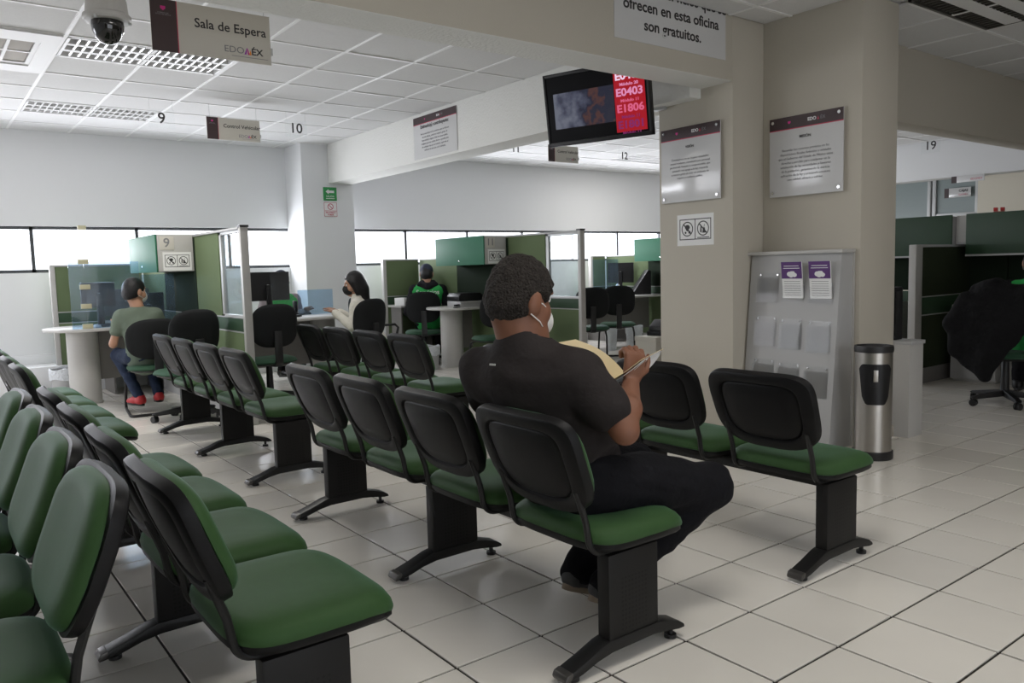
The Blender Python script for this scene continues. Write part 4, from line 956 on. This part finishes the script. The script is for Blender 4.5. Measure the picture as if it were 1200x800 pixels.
# ================================================================== PEOPLE: one continuous surface grown from a distance field
class Field:
    def __init__(s): s.p = []
    def cap(s, a, b, ra, rb=None, k=.02): s.p.append(('c', np.array(a, float), np.array(b, float), ra, ra if rb is None else rb, k)); return s
    def chain(s, pts, rs, k=.02):
        for i in range(len(pts)-1): s.cap(pts[i], pts[i+1], rs[i], rs[i+1], k)
        return s
    def ell(s, c, r, R=None, k=.02): s.p.append(('e', np.array(c, float), np.array(r, float), np.eye(3) if R is None else np.array(R, float), 0, k)); return s
    def cut(s, c, n): n = np.array(n, float); s.p.append(('h', np.array(c, float), n/np.linalg.norm(n), 0, 0, 0)); return s      # remove the side n points to
    def sub(s, c, r, R=None): s.p.append(('s', np.array(c, float), np.array(r, float), np.eye(3) if R is None else np.array(R, float), 0, 0)); return s
    def mesh(s, name, h, noise=None):
        lo = np.full(3, 9e9); hi = np.full(3, -9e9)
        for t, a, b, ra, rb, k in s.p:
            if t == 'c': r = max(ra, rb); lo = np.minimum(lo, np.minimum(a, b)-r); hi = np.maximum(hi, np.maximum(a, b)+r)
            elif t == 'e': r = max(b); lo = np.minimum(lo, a-r); hi = np.maximum(hi, a+r)
        lo -= 3*h; hi += 3*h; n = np.ceil((hi-lo)/h).astype(int)+1
        ax = [lo[i]+h*np.arange(n[i]) for i in range(3)]; F = np.full(n, .06)
        for t, a, b, ra, rb, k in s.p:
            if t in 'ce':
                if t == 'c': r = max(ra, rb)+.05; l_, h_ = np.minimum(a, b)-r, np.maximum(a, b)+r
                else: r = max(b)+.05; l_, h_ = a-r, a+r
                i0 = np.maximum(0, np.floor((l_-lo)/h).astype(int)); i1 = np.minimum(n, np.ceil((h_-lo)/h).astype(int)+1)
                sl = tuple(slice(i0[i], i1[i]) for i in range(3))
            else: sl = (slice(None),)*3
            X, Y, Z = np.meshgrid(ax[0][sl[0]], ax[1][sl[1]], ax[2][sl[2]], indexing='ij')
            P_ = np.stack([X, Y, Z], -1)
            if t == 'c':
                ab = b-a; u = np.clip(((P_-a)@ab)/max(ab@ab, 1e-9), 0, 1); d = np.linalg.norm(P_-a-u[..., None]*ab, axis=-1)-(ra+(rb-ra)*u)
            elif t in 'es':
                q = (P_-a)@ra; q0 = np.linalg.norm(q/b, axis=-1); q1 = np.linalg.norm(q/b**2, axis=-1); d = q0*(q0-1)/np.maximum(q1, 1e-6)
            else: d = (P_-a)@b
            f = F[sl]
            if t in 'ce':
                if k > 0: w = np.clip(.5+.5*(f-d)/k, 0, 1); F[sl] = f*(1-w)+d*w-k*w*(1-w)
                else: F[sl] = np.minimum(f, d)
            elif t == 'h': F[sl] = np.maximum(f, d)
            else: F[sl] = np.maximum(f, -d)
        if noise:
            X, Y, Z = np.meshgrid(*ax, indexing='ij'); F = F + noise(X, Y, Z)
        # naive surface nets
        ins = F < 0; c = np.zeros(np.array(F.shape)-1, int); pos = np.zeros(c.shape+(3,)); cnt = np.zeros(c.shape)
        off = [(i, j, k) for i in (0, 1) for j in (0, 1) for k in (0, 1)]
        V = {o: F[o[0]:F.shape[0]-1+o[0], o[1]:F.shape[1]-1+o[1], o[2]:F.shape[2]-1+o[2]] for o in off}
        for o in off:
            for a in range(3):
                if o[a] == 0:
                    q = list(o); q[a] = 1; q = tuple(q); m_ = (V[o] < 0) != (V[q] < 0)
                    with np.errstate(divide='ignore', invalid='ignore'): tt = np.where(m_, V[o]/(V[o]-V[q]), 0)
                    e = np.zeros(c.shape+(3,))
                    for ax_ in range(3): e[..., ax_] = o[ax_]
                    e[..., a] = tt; pos += np.where(m_[..., None], e, 0); cnt += m_
        act = cnt > 0; idx = np.full(c.shape, -1); idx[act] = np.arange(act.sum())
        ijk = np.argwhere(act); vs = lo + h*(ijk + pos[act]/cnt[act][:, None])
        fs = []
        for a in range(3):
            b_, c_ = (a+1) % 3, (a+2) % 3
            s0 = [slice(None)]*3; s1 = [slice(None)]*3; s0[a] = slice(0, -1); s1[a] = slice(1, None)
            A, B = ins[tuple(s0)], ins[tuple(s1)]; e = np.argwhere(A != B)
            e = e[(e[:, b_] > 0) & (e[:, c_] > 0) & (e[:, b_] < c.shape[b_]) & (e[:, c_] < c.shape[c_]) & (e[:, a] < c.shape[a])]
            db = np.zeros(3, int); db[b_] = 1; dc = np.zeros(3, int); dc[c_] = 1
            q = [idx[tuple((e-x).T)] for x in (0*db, db, db+dc, dc)]; q = np.stack(q, 1)
            fl = A[tuple(e.T)]; q[~fl] = q[~fl][:, ::-1]; fs.append(q[(q >= 0).all(1)])
        fs = np.concatenate(fs)
        me = bpy.data.meshes.new(name); me.from_pydata(vs.tolist(), [], fs.tolist()); me.polygons.foreach_set('use_smooth', [True]*len(fs)); me.update()
        return me
    def build(s, name, m, par, h=.01, noise=None, smooth=0):
        me = s.mesh(name, h, noise)
        o = link(name, me, m, par)
        if smooth:
            md = o.modifiers.new('relax', 'SMOOTH'); md.iterations = smooth; md.factor = .5
        return o
def vv(*a): return np.array(a, float)
def unit(a): return a/np.linalg.norm(a)
def folds(amp, fx, fy, fz, seed=0):
    def f(X, Y, Z): return amp*(np.sin(fx*X+3*np.sin(fz*.4*Z+seed)+seed)*np.sin(fz*Z+2*np.sin(fy*.5*Y)+seed*2) + .6*np.sin(fy*Y+fz*.7*Z+1.3*np.sin(fx*.6*X)+seed))
    return f
def frame_of(f, up=(0, 0, 1)):
    f = unit(vv(*f)); r = unit(np.cross(f, vv(*up))); u = np.cross(r, f); return f, r, u
def hand(F, w, d, pn, side, curl, L=.185, fr=.0088, spread=.10, thumb_in=.5):
    """palm and five separate fingers: w wrist, d pointing direction, pn palm normal (the side fingers curl to), side=+1 thumb towards d x pn"""
    d = unit(d); pn = unit(pn - d*(pn@d)); t = np.cross(d, pn)*side; s = L/.185
    kn = []
    for i, (o, l) in enumerate(((.030, .074), (.010, .082), (-.011, .076), (-.031, .060))):
        base = w + d*(.088-.004*abs(i-1))*s + t*o*s; kn.append(base)
        F.cap(w + d*.012*s + t*o*.6*s, base, .0145*s, .0115*s, .012)
        dd = unit(d + t*spread*(1.2-i*.75)); p = base; a = curl*(.9+.08*i)
        for j, q in enumerate((.46, .31, .23)):
            ang = a*(.7 if j == 0 else 1.0); dd = unit(dd*math.cos(ang)+pn*math.sin(ang)); p2 = p + dd*l*q*s
            pn_ = pn; F.cap(p, p2, fr*(1.06-.1*j)*s, fr*(.98-.1*j)*s, .004)
            pn = unit(pn - dd*(pn@dd)); p = p2
        pn = unit(np.cross(t*side, d)); 
    b = w + d*.025*s + t*.022*s; d1 = unit(d*.62 + t*.75 + pn*.35*thumb_in); m1 = b + d1*.042*s
    d2 = unit(d*.9 + t*.25 + pn*.5*thumb_in); m2 = m1 + d2*.034*s; m3 = m2 + unit(d2 + pn*.35*thumb_in)*.026*s
    F.cap(b, m1, .0145*s, .0115*s, .010).cap(m1, m2, .0108*s, .0098*s, .004).cap(m2, m3, .0098*s, .0082*s, .004)
def head(F, c, f, up=(0, 0, 1), s=1.0, k=.018):
    f, r, u = frame_of(f, up); R = np.stack([r, f, u], 1)
    F.ell(c + u*.018*s - f*.004*s, (.077*s, .097*s, .098*s), R, k)
    F.ell(c + f*.022*s - u*.052*s, (.060*s, .070*s, .066*s), R, .03*s)
    F.ell(c + f*.062*s - u*.088*s, (.030*s, .026*s, .024*s), R, .03*s)
    F.cap(c + f*.088*s + u*.020*s, c + f*.108*s - u*.022*s, .010*s, .016*s, .014*s)
    F.ell(c + f*.086*s - u*.062*s, (.026*s, .012*s, .012*s), R, .01*s)
    F.ell(c + f*.084*s + u*.034*s, (.052*s, .014*s, .010*s), R, .012*s)
    for sd in (-1, 1):
        F.ell(c + r*sd*.083*s - f*.010*s - u*.014*s, (.012*s, .024*s, .036*s), R, .005*s)
        F.ell(c + r*sd*.052*s + f*.045*s - u*.035*s, (.026*s, .034*s, .034*s), R, .02*s)
    return f, r, u, R
def face_parts(par, c, f, r, u, s=1.0):
    for sd in (-1, 1):
        e = c + f*.080*s + r*sd*.032*s + u*.012*s
        o = G().lathe([(0, -.011*s), (.008*s, -.008*s), (.011*s, 0), (.008*s, .008*s), (0, .011*s)], n=12).build('eye', M['eyew'], par); o.location = e
        i = G().lathe([(.005*s, 0), (.004*s, .002), (0, .0025)], n=10).build('iris', M['eyed'], o); i.location = f*.0095*s; i.rotation_euler = Vector(f).to_track_quat('Z', 'Y').to_euler()
def hair_cap(par, c, f, r, u, R, m, s=1.0, th=.012, h=.006, noise=None, front=.040, nape=-.075, name='hair', extra=None):
    F = Field().ell(c + u*.020*s - f*.006*s, ((.077+th)*s, (.097+th)*s, (.098+th)*s), R, 0)
    F.ell(c - f*.045*s - u*.030*s, (.068*s+th*.6, .060*s+th*.6, .070*s), R, .03*s)
    if extra: extra(F)
    F.cut(c + f*front*s, f*.86 - u*.50); F.cut(c + u*nape*s - f*.04*s, -u*.9 + f*.45)
    for sd in (-1, 1): F.sub(c + r*sd*.095*s + f*.016*s - u*.040*s, (.030*s, .050*s, .058*s), R)
    return F.build(name, M[m], par, h, noise)
def mask_part(par, c, f, r, u, R, m, s=1.0, loops=True):
    F = Field().ell(c + f*.040*s - u*.050*s, (.070*s, .085*s, .062*s), R, 0).cap(c + f*.098*s + u*.004*s, c + f*.112*s - u*.03*s, .012*s, .016*s, .02)
    F.cut(c + f*.048*s, -f*1.0 + u*.12); F.cut(c + u*.004*s + f*.1*s, u*.94 - f*.3)
    o = F.build('face_mask', M[m], par, .006*s)
    if loops:
        for sd in (-1, 1):
            for dz in (-.012, -.075):
                a = c + r*sd*.066*s + f*.052*s + u*dz*s; b = c + r*sd*.0865*s - f*.024*s - u*(.0 if dz > -.05 else .042)*s; mid = (a+b)/2 + r*sd*.012*s
                G().tube([tuple(a), tuple(mid), tuple(b)], .0019*s, 6).build('ear_loop', M[m], o)
    return o
def shoe(par, heel, toe, m, sole, w=.045, up=(0, 0, 1), hgt=.085):
    d = unit(toe-heel); u = vv(*up); u = unit(u - d*(u@d)); L = np.linalg.norm(toe-heel); s_ = np.cross(d, u)
    R = np.stack([s_, d, u], 1)
    F = Field().cap(heel + d*.035 + u*.045, heel + d*(L*.55) + u*.038, .040, .040, .02).cap(heel + d*L*.5 + u*.036, toe - d*.045 + u*.028, .041, .028, .02).cap(heel + d*.045 + u*.05, heel + d*.045 + u*hgt, .038, .036, .02).ell(toe - d*.06 + u*.026, (w*.98, .06, .028), R, .02)
    F.cut(heel + u*.016, -u); F.cut(heel + d*.04 + u*(hgt+.012), u - d*.25)
    o = F.build('shoe', M[m], par, .007)
    n = 24; pts = []
    for k in range(n):
        a = 2*PI*k/n; y = math.cos(a)*L/2; x = math.sin(a)*(w*(.86 if math.cos(a) < -.1 else 1.0)); x = math.copysign(abs(x)**.85*w**.15, x)
        pts.append((x, y))
    T = Matrix([[s_[0], d[0], u[0], (heel+d*L/2)[0]], [s_[1], d[1], u[1], (heel+d*L/2)[1]], [s_[2], d[2], u[2], (heel+d*L/2)[2]], [0, 0, 0, 1]])
    G().prism(pts, 0, .022, 'z', T).build('sole', M[sole], o, bevel=.004)
    return o
def person(label, loc):
    return thing('person', label, 'person', loc)
def place(root):
    """children were built in world coordinates: keep them there"""
    l = root.location.copy()
    for ch in root.children: ch.location = ch.location - l
def torso(F, hip, chest, neck, shL, shR, k=.05, g=1.0, belly=0):
    """trunk from the seat to the shoulders"""
    mid = (hip+chest)/2; w = unit(shR-shL); up = unit(chest-hip); f = unit(np.cross(up, w)); R = np.stack([w, f, up], 1)
    F.ell(hip, (.175*g, .130*g, .13), R, 0); F.ell(mid + f*belly, (.160*g, .125*g+belly*.6, .17), R, k); F.ell(chest, (.178*g, .125*g, .17), R, k)
    F.cap(shL, shR, .058*g, .058*g, k); F.cap(shL*.55+shR*.45, neck, .075*g, .058*g, .05)
    F.ell(shL*.7+chest*.3, (.085*g, .085*g, .09), R, .05); F.ell(shR*.7+chest*.3, (.085*g, .085*g, .09), R, .05)
    return f, R

# ---- the man reading on the bench
man = person('man in a charcoal T-shirt, back to us, reading papers in a manila folder', (-.58, .62, 0))
hip, chest, neck = vv(-.535, .64, .53), vv(-.635, .685, .79), vv(-.685, .695, .965)
shL, shR = vv(-.725, .875, .875), vv(-.615, .505, .872)
hc = vv(-.688, .703, 1.118); hf = (.995, .04, -.24)
elR, wrR = vv(-.555, .375, .715), vv(-.395, .505, .828)
elL, wrL = vv(-.62, .97, .70), vv(-.49, .76, .745)
hpR, hpL, knR, knL = vv(-.56, .545, .515), vv(-.58, .715, .515), vv(-.075, .445, .440), vv(-.085, .80, .455)
anR, anL = vv(-.415, .625, .125), vv(-.425, .765, .13)
B = Field()
hf_, hr_, hu_, hR_ = head(B, hc, hf, (0, 0, 1), 1.06)
B.chain([neck + vv(0, 0, -.04), neck + vv(.0, .004, .02), hc - hf_*.030 - hu_*.055], [.082, .074, .066], .04)
B.cap(shL, shR, .05, .05, .03).ell(chest, (.09, .14, .15), None, .05).ell(hip, (.10, .14, .12), None, .05)
B.chain([shR, shR*.4+elR*.6, elR, elR*.55+wrR*.45, wrR], [.052, .047, .040, .042, .028], .02)
B.chain([shL, shL*.4+elL*.6, elL, elL*.55+wrL*.45, wrL], [.052, .047, .040, .042, .028], .02)
B.chain([hpR, knR, anR], [.075, .052, .038], .03).chain([hpL, knL, anL], [.075, .052, .038], .03)
hand(B, wrR + vv(.006, .004, .008), vv(.34, .10, .85), vv(.15, .97, -.10), -1, 1.05, .19, .0098)
hand(B, wrL + vv(.01, -.004, .004), vv(.80, -.42, .10), vv(.05, -.1, 1), 1, .22, .19, .0095)
B.build('body', M['skin'], man, .0058)
face_parts(man, hc, hf_, hr_, hu_, 1.06)
hn = lambda X, Y, Z: .0026*(np.sin(190*X+5*np.sin(60*Z))*np.sin(170*Y+4*np.sin(70*X))*np.sin(180*Z)) + .003*np.sin(95*X+2*np.sin(80*Y))*np.sin(90*Z+60*Y)
hair_cap(man, hc + hu_*.002, hf_, hr_, hu_, hR_, 'hairg', 1.04, .015, .0048, hn, .042, -.066)
mask_part(man, hc - hu_*.008, hf_, hr_, hu_, hR_, 'mask', 1.08)
T_ = Field(); tf, tR = torso(T_, hip, chest, neck, shL, shR, .06, 1.06, .03)
T_.cap(hip + vv(.01, .03, -.02), hip + vv(.04, -.03, -.04), .12, .12, .04)
T_.chain([shR, shR*.42+elR*.58], [.080, .075], .03).chain([shL, shL*.42+elL*.58], [.080, .075], .03)
T_.cap(shR + vv(0, .08, .02), neck + vv(.0, -.05, -.045), .05, .062, .05).cap(shL + vv(0, -.08, .02), neck + vv(.0, .05, -.045), .05, .062, .05)
uR, uL = unit(elR-shR), unit(elL-shL)
T_.cap(neck + vv(-.01, 0, -.09), neck + vv(-.004, 0, .0), .105, .088, .05)
T_.sub(neck + vv(.045, .0, .100), (.125, .115, .100))
T_.sub(shR + uR*.245, (.20, .20, .046), np.stack(frame_of(uR, (1, 0, 0))[1:] + (uR,), 1)); T_.sub(shL + uL*.245, (.20, .20, .046), np.stack(frame_of(uL, (1, 0, 0))[1:] + (uL,), 1))
wr = folds(.0030, 22, 26, 34, 1.1)
T_.build('t_shirt', M['tee'], man, .0085, wr)
L_ = Field(); L_.ell(hip + vv(.02, 0, -.03), (.13, .18, .09), None, 0)
for hp, kn, an in ((hpR, knR, anR), (hpL, knL, anL)):
    L_.chain([hp, hp*.5+kn*.5 + vv(0, 0, .01), kn, kn*.5+an*.5 + vv(.01, 0, 0), an + vv(.01, 0, -.01)], [.105, .094, .076, .066, .060], .03)
    L_.cut(an + vv(0, 0, -.035), (unit(an-kn)*.0 + vv(0, 0, -1)))
L_.build('trousers', M['jeansb'], man, .009, folds(.0035, 40, 36, 60, .4))
shoe(man, vv(-.478, .640, .075), vv(-.285, .585, .004), 'shoe', 'sole', .044, (.35, 0, 1))
shoe(man, vv(-.488, .755, .080), vv(-.295, .79, .004), 'shoe', 'sole', .044, (.35, 0, 1))
cn = []
for k in range(25):
    a = 2*PI*k/24; cn.append(tuple(neck + vv(.003, .002, .030) + vv(math.cos(a)*.083, math.sin(a)*.082, -.040*max(0, math.cos(a))+.004*max(0, -math.cos(a)))))
G().tube(cn, .0028, 6, cap=False).build('necklace', M['silver'], man)
G().box(-.011, .011, -.002, .002, -.003, .003, T=Matrix.Translation((-.808, .70, .915)) @ Matrix.Rotation(-1.3, 4, 'Z')).build('shirt_label', M['lam'], man)
place(man)

# ---- the folder he holds
S0, S1 = vv(-.485, .545, .825), vv(-.235, .675, .818)
fd = thing('folder', 'open manila folder with papers held by the man in the charcoal T-shirt', 'folder', tuple(S0))
def leaf(name, m, ea, eb, bulge, off, th=.0012, w0=0, trim=0):
    """curved leaf hinged on the spine S0-S1, far edge ea-eb"""
    n = 10; q = 6; vs = []; fs = []; a0, a1 = S0 + (S1-S0)*trim, S1 - (S1-S0)*trim
    nn = unit(np.cross(S1-S0, ea-S0))
    for s_ in (0, 1):
        for i in range(q+1):
            for j in range(n+1):
                v = j/n; u = i/q; p = (a0*(1-u)+a1*u)*(1-v) + ((ea*(1-trim)+eb*trim)*(1-u)+(eb*(1-trim)+ea*trim)*u)*v
                p = p + nn*(bulge*math.sin(PI*v)+off+th*s_) - S0; vs.append(tuple(p))
    N_ = (q+1)*(n+1)
    for i in range(q):
        for j in range(n):
            a = i*(n+1)+j; fs += [(a, a+1, a+n+2, a+n+1), (N_+a, N_+a+n+1, N_+a+n+2, N_+a+1)]
    bd = [j for j in range(n+1)] + [i*(n+1)+n for i in range(1, q+1)] + [q*(n+1)+j for j in range(n-1, -1, -1)] + [i*(n+1) for i in range(q-1, 0, -1)]
    for k in range(len(bd)): a, b = bd[k], bd[(k+1) % len(bd)]; fs.append((a, b, N_+b, N_+a))
    return G()._add(vs, fs).build(name, M[m], fd)
EL0, EL1 = vv(-.60, .72, .955), vv(-.335, .84, .950)
ER0, ER1 = vv(-.375, .475, .905), vv(-.125, .605, .912)
leaf('left_cover', 'manila', EL0, EL1, .022, 0)
leaf('right_cover', 'manila', ER0, ER1, .004, -.004)
for k in range(4): leaf('paper', 'paper', ER0 + vv(.01*k, .012*k, -.004*k), ER1 + vv(.008*k-.01, .01*k, -.004*k+.004), .006+.003*k, .002+.0028*k, .0008, 0, .03*k)

# ---- seated clients and clerks at the desks
def sitter(label, root, hip, lean, yaw, tone, hairm, top, trousers, shoes, g=1.0, sh=.21, arms=None, headdir=None, maskm=None, eye=True, long_hair=False, cap=None, vestm=None, feet=None, sleeves=None, hs=1.0, hd=None, h=.010, sit=.0):
    t = person(label, root); f = vv(-math.sin(yaw), math.cos(yaw), 0); r = vv(math.cos(yaw), math.sin(yaw), 0); u = vv(0, 0, 1)
    H = vv(*hip); ch = H + u*.27*g + f*lean; nk = H + u*.445*g + f*lean*1.5
    sL, sR = H + u*.385*g + f*lean*1.35 - r*sh*.88*g, H + u*.385*g + f*lean*1.35 + r*sh*.88*g
    c = nk + u*.155*hs + f*.025 if hd is None else nk + vv(*hd)
    W_ = lambda q: H + r*q[0] + f*q[1] + u*q[2]
    aL, aR = [[W_(x) for x in a] for a in arms]
    B = Field(); hf, hr, hu, hR = head(B, c, headdir if headdir is not None else f, (0, 0, 1), hs)
    B.chain([nk - u*.05, nk + u*.02, c - hf*.022 - hu*.055*hs], [.062*g, .055*g, .054*g], .03)
    B.cap(sL, sR, .045*g, .045*g, .03).ell(ch, (.10*g, .085*g, .13), None, .04).ell(H, (.11*g, .085*g, .10), None, .04)
    for S_, (E_, K_), sd in ((sL, aL, -1), (sR, aR, 1)):
        B.chain([S_, E_, K_], [.045*g, .036*g, .026*g], .02); d = unit(K_-E_)
        hand(B, K_ + d*.008, d + f*.1, -u + f*.15, -sd, .35, .175*g, .0092)
    hips = [H - r*.09*g - u*.02, H + r*.09*g - u*.02]
    ft = feet or [((-.13, .43, -.03), (-.12, .30, -.42), (-.12, .52, -.45)), ((.13, .43, -.03), (.12, .30, -.42), (.12, .52, -.45))]
    legs = [[W_(x) for x in q] for q in ft]
    for hp, (kn, an, to) in zip(hips, legs): B.chain([hp, kn, an], [.07*g, .05*g, .035*g], .03)
    B.build('body', M[tone], t, h*.8)
    if eye: face_parts(t, c, hf, hr, hu, hs)
    if hairm:
        ex = None
        if long_hair: ex = lambda F: F.chain([c - hf*.03 + hu*.06, c - hf*.060 - hu*.05, c - hf*.085 - hu*.185], [.085, .088, .066], .04)
        if long_hair:
            F = Field().ell(c + hu*.022 - hf*.008, (.094, .112, .113), hR, 0); ex(F)
            for sd in (-1, 1): F.chain([c + hr*sd*.07 + hu*.03, c + hr*sd*.082 - hf*.02 - hu*.08], [.035, .03], .03)
            F.cut(c + hf*.045, hf*.9 - hu*.4); F.cut(c - hu*.225, -hu)
            F.build('hair', M[hairm], t, .008, folds(.002, 60, 60, 14, .3))
        else: hair_cap(t, c, hf, hr, hu, hR, hairm, hs, .009, .006, lambda X, Y, Z: .0022*np.sin(85*X)*np.sin(80*Y+1)*np.sin(90*Z), .040, -.060)
    if cap:
        F = Field().ell(c + hu*.034*hs, (.090*hs, .108*hs, .100*hs), hR, 0).cut(c + hu*.022*hs, -hu + hf*.1)
        o = F.build('cap', M[cap], t, .007)
        F = Field().ell(c + hf*.125*hs + hu*.028*hs, (.075*hs, .085*hs, .012), hR, 0); F.build('cap_peak', M[cap], o, .006)
    if maskm: mask_part(t, c, hf, hr, hu, hR, maskm, hs)
    S_ = Field(); torso(S_, H, ch, nk, sL, sR, .05, g*.98)
    S_.cap(H - u*.03, H - u*.06, .15*g, .15*g, .04)
    lim = 1.0 if sleeves == 'long' else .42
    for A_, (E_, K_) in ((sL, aL), (sR, aR)):
        if lim == 1.0: S_.chain([A_, E_, K_], [.068*g, .056*g, .042*g], .025)
        else: S_.chain([A_, A_*.45+E_*.55], [.070*g, .064*g], .025)
    S_.sub(nk + u*.085, (.066*g, .066*g, .075))
    S_.build(top[0], M[top[1]], t, h, folds(.0030, 24, 22, 40, .7))
    if vestm:
        F = Field(); torso(F, H, ch, nk, sL, sR, .05, g*1.06); F.cap(H - u*.02, H - u*.05, .155*g, .155*g, .04)
        for A_ in (sL, sR): F.sub(A_ + (A_-ch)*.22, (.085*g, .085*g, .105))
        F.sub(nk + u*.06 + f*.03, (.085*g, .085*g, .09))
        vo = F.build('vest', M[vestm], t, h, folds(.0025, 24, 22, 40, .2))
    P_ = Field().ell(H - u*.035, (.165*g, .15*g, .10), np.stack([r, f, u], 1), 0)
    for hp, (kn, an, to) in zip(hips, legs):
        P_.chain([hp, kn, an], [.092*g, .068*g, .050*g], .03)
    P_.cut(vv(0, 0, min(l[1][2] for l in legs)+.005), (0, 0, -1))
    P_.build('trousers', M[trousers], t, h, folds(.003, 40, 40, 50, .9))
    for kn, an, to in legs:
        d = unit(to-an); d[2] = 0; d = unit(d); hz = an[2]-.075
        shoe(t, vv(an[0], an[1], hz) - d*.06, vv(an[0], an[1], max(.002, to[2]-.02)) + d*.19, shoes[0], shoes[1], .042)
    return t, dict(H=H, c=c, nk=nk, ch=ch, f=f, r=r, u=u, sL=sL, sR=sR, hf=hf, hu=hu, hr=hr)
t, q = sitter('man in a sage green T-shirt, jeans and red shoes at a desk', (-.60, 6.40, 0), (-.60, 6.38, .53), .10, .0, 'skin2', 'hairb', ('t_shirt', 'sage'), 'jeans', ('redshoe', 'bezel'),
  g=.9, sh=.185, arms=[[(-.225, .13, .10), (-.14, .36, .27)], [(.225, .14, .12), (.14, .36, .27)]], headdir=(.88, .47, -.05), maskm='mask', hd=(-.01, .03, .165),
  feet=[((-.14, .40, -.03), (-.06, .02, -.39), (-.10, .14, -.44)), ((.12, .41, -.03), (.10, .0, -.37), (.12, .13, -.44))])
place(t)
t, q = sitter('woman with long black hair, cream sweater and black mask sitting in profile at station 10', (1.63, 6.28, 0), (1.63, 6.26, .51), .10, .95, 'skin2', 'hairb', ('sweater', 'knit'), 'jeansb', ('bezel', 'black'),
  g=.94, sh=.21, arms=[[(-.25, .16, .14), (-.13, .36, .285)], [(.25, .14, .13), (.10, .36, .285)]], headdir=(-.93, .30, -.1), maskm='maskb', long_hair=True, sleeves='long', hs=.95, hd=(-.02, .03, .15))
Field().chain([q['nk'] - q['u']*.03, q['nk'] + q['u']*.045], [.068, .062], .02).cut(q['nk'] + q['u']*.06, (0, 0, 1)).build('turtleneck', M['knit'], t, .008)
G().tube([tuple(q['sR'] + q['u']*.05 - q['f']*.02), tuple(q['sR'] - q['f']*.09 - q['u']*.02 - q['r']*.03), tuple(q['ch'] - q['f']*.14 - q['u']*.05)], .008, 6).build('bag_strap', M['black'], t)
place(t)
t, q = sitter('clerk in green vest over charcoal hoodie, dark cap, back turned, beside the printer', (3.19, 7.70, 0), (3.19, 7.70, .57), .12, -.55, 'skin2', 'hairb', ('hoodie', 'hood'), 'jeansb', ('bezel', 'black'),
  g=1.0, arms=[[(-.27, .10, .10), (-.18, .34, .26)], [(.27, .10, .11), (.20, .34, .26)]], headdir=(.55, .83, -.05), maskm=None, cap='cap', vestm='vest', sleeves='long', hd=(.02, .05, .155))
Field().chain([q['nk'] - q['r']*.10 - q['f']*.05 + q['u']*.0, q['nk'] - q['f']*.085 - q['u']*.03, q['nk'] + q['r']*.10 - q['f']*.05], [.045, .055, .045], .03).chain([q['nk'] - q['r']*.07 + q['u']*.02, q['nk'] + q['r']*.07 + q['u']*.02], [.05, .05], .03).build('hood', M['hood'], t, .010)
yw = math.atan2(-q['f'][0], q['f'][1])
p_ = q['ch'] - q['f']*.158 + q['u']*.085
text('Servicios', .085, tuple(p_), M['inkw'], t, rotz=yw, bold=.01, depth=.004)
place(t)
t, q = sitter('clerk in a navy cap and green vest half hidden by the monitor of station 10', (1.16, 7.78, 0), (1.16, 7.80, .53), .10, PI+.15, 'skin2', 'hairb', ('shirt', 'lilac'), 'jeansb', ('bezel', 'black'),
  g=1.0, arms=[[(-.27, .10, .10), (-.20, .34, .25)], [(.27, .10, .11), (.18, .34, .25)]], headdir=(-.2, -.95, -.3), maskm='mask', cap='cap', vestm='vest', sleeves='long', hd=(0, -.03, .155))
place(t)
t, q = sitter('clerk in a green vest cut by the right frame edge, behind the draped chair', (4.98, 1.27, 0), (4.98, 1.27, .55), .08, -PI/2+.2, 'skin2', 'hairb', ('shirt', 'hood'), 'jeansb', ('bezel', 'black'),
  g=1.0, arms=[[(-.25, .12, .10), (-.18, .34, .25)], [(.25, .12, .10), (.18, .34, .25)]], maskm='mask', vestm='vest', sleeves='long')
place(t)
# chairs the clerks sit on that the photo hides are the ones already placed; the jacket over the chair at right
jk = Field().chain([(4.60, 1.20, .945), (4.575, 1.36, .975), (4.60, 1.54, .945)], [.045, .055, .045], .04)
jk.ell((4.565, 1.37, .80), (.065, .235, .17), None, .05).ell((4.555, 1.42, .62), (.060, .26, .20), None, .06).ell((4.55, 1.47, .42), (.045, .17, .16), None, .06)
jk.chain([(4.57, 1.16, .90), (4.62, 1.12, .70), (4.63, 1.13, .50)], [.055, .055, .045], .05).chain([(4.56, 1.60, .88), (4.54, 1.68, .66), (4.55, 1.66, .44)], [.05, .055, .04], .06).cap((4.55, 1.45, .40), (4.56, 1.44, .24), .06, .025, .06)
jo = thing('jacket', 'black jacket hanging over the back of the swivel chair at the right edge', 'jacket', (4.57, 1.38, .40))
jm = jk.build('cloth', M['jacket'], jo, .012, folds(.012, 12, 22, 14, .5)); jm.location = -Vector(jo.location)
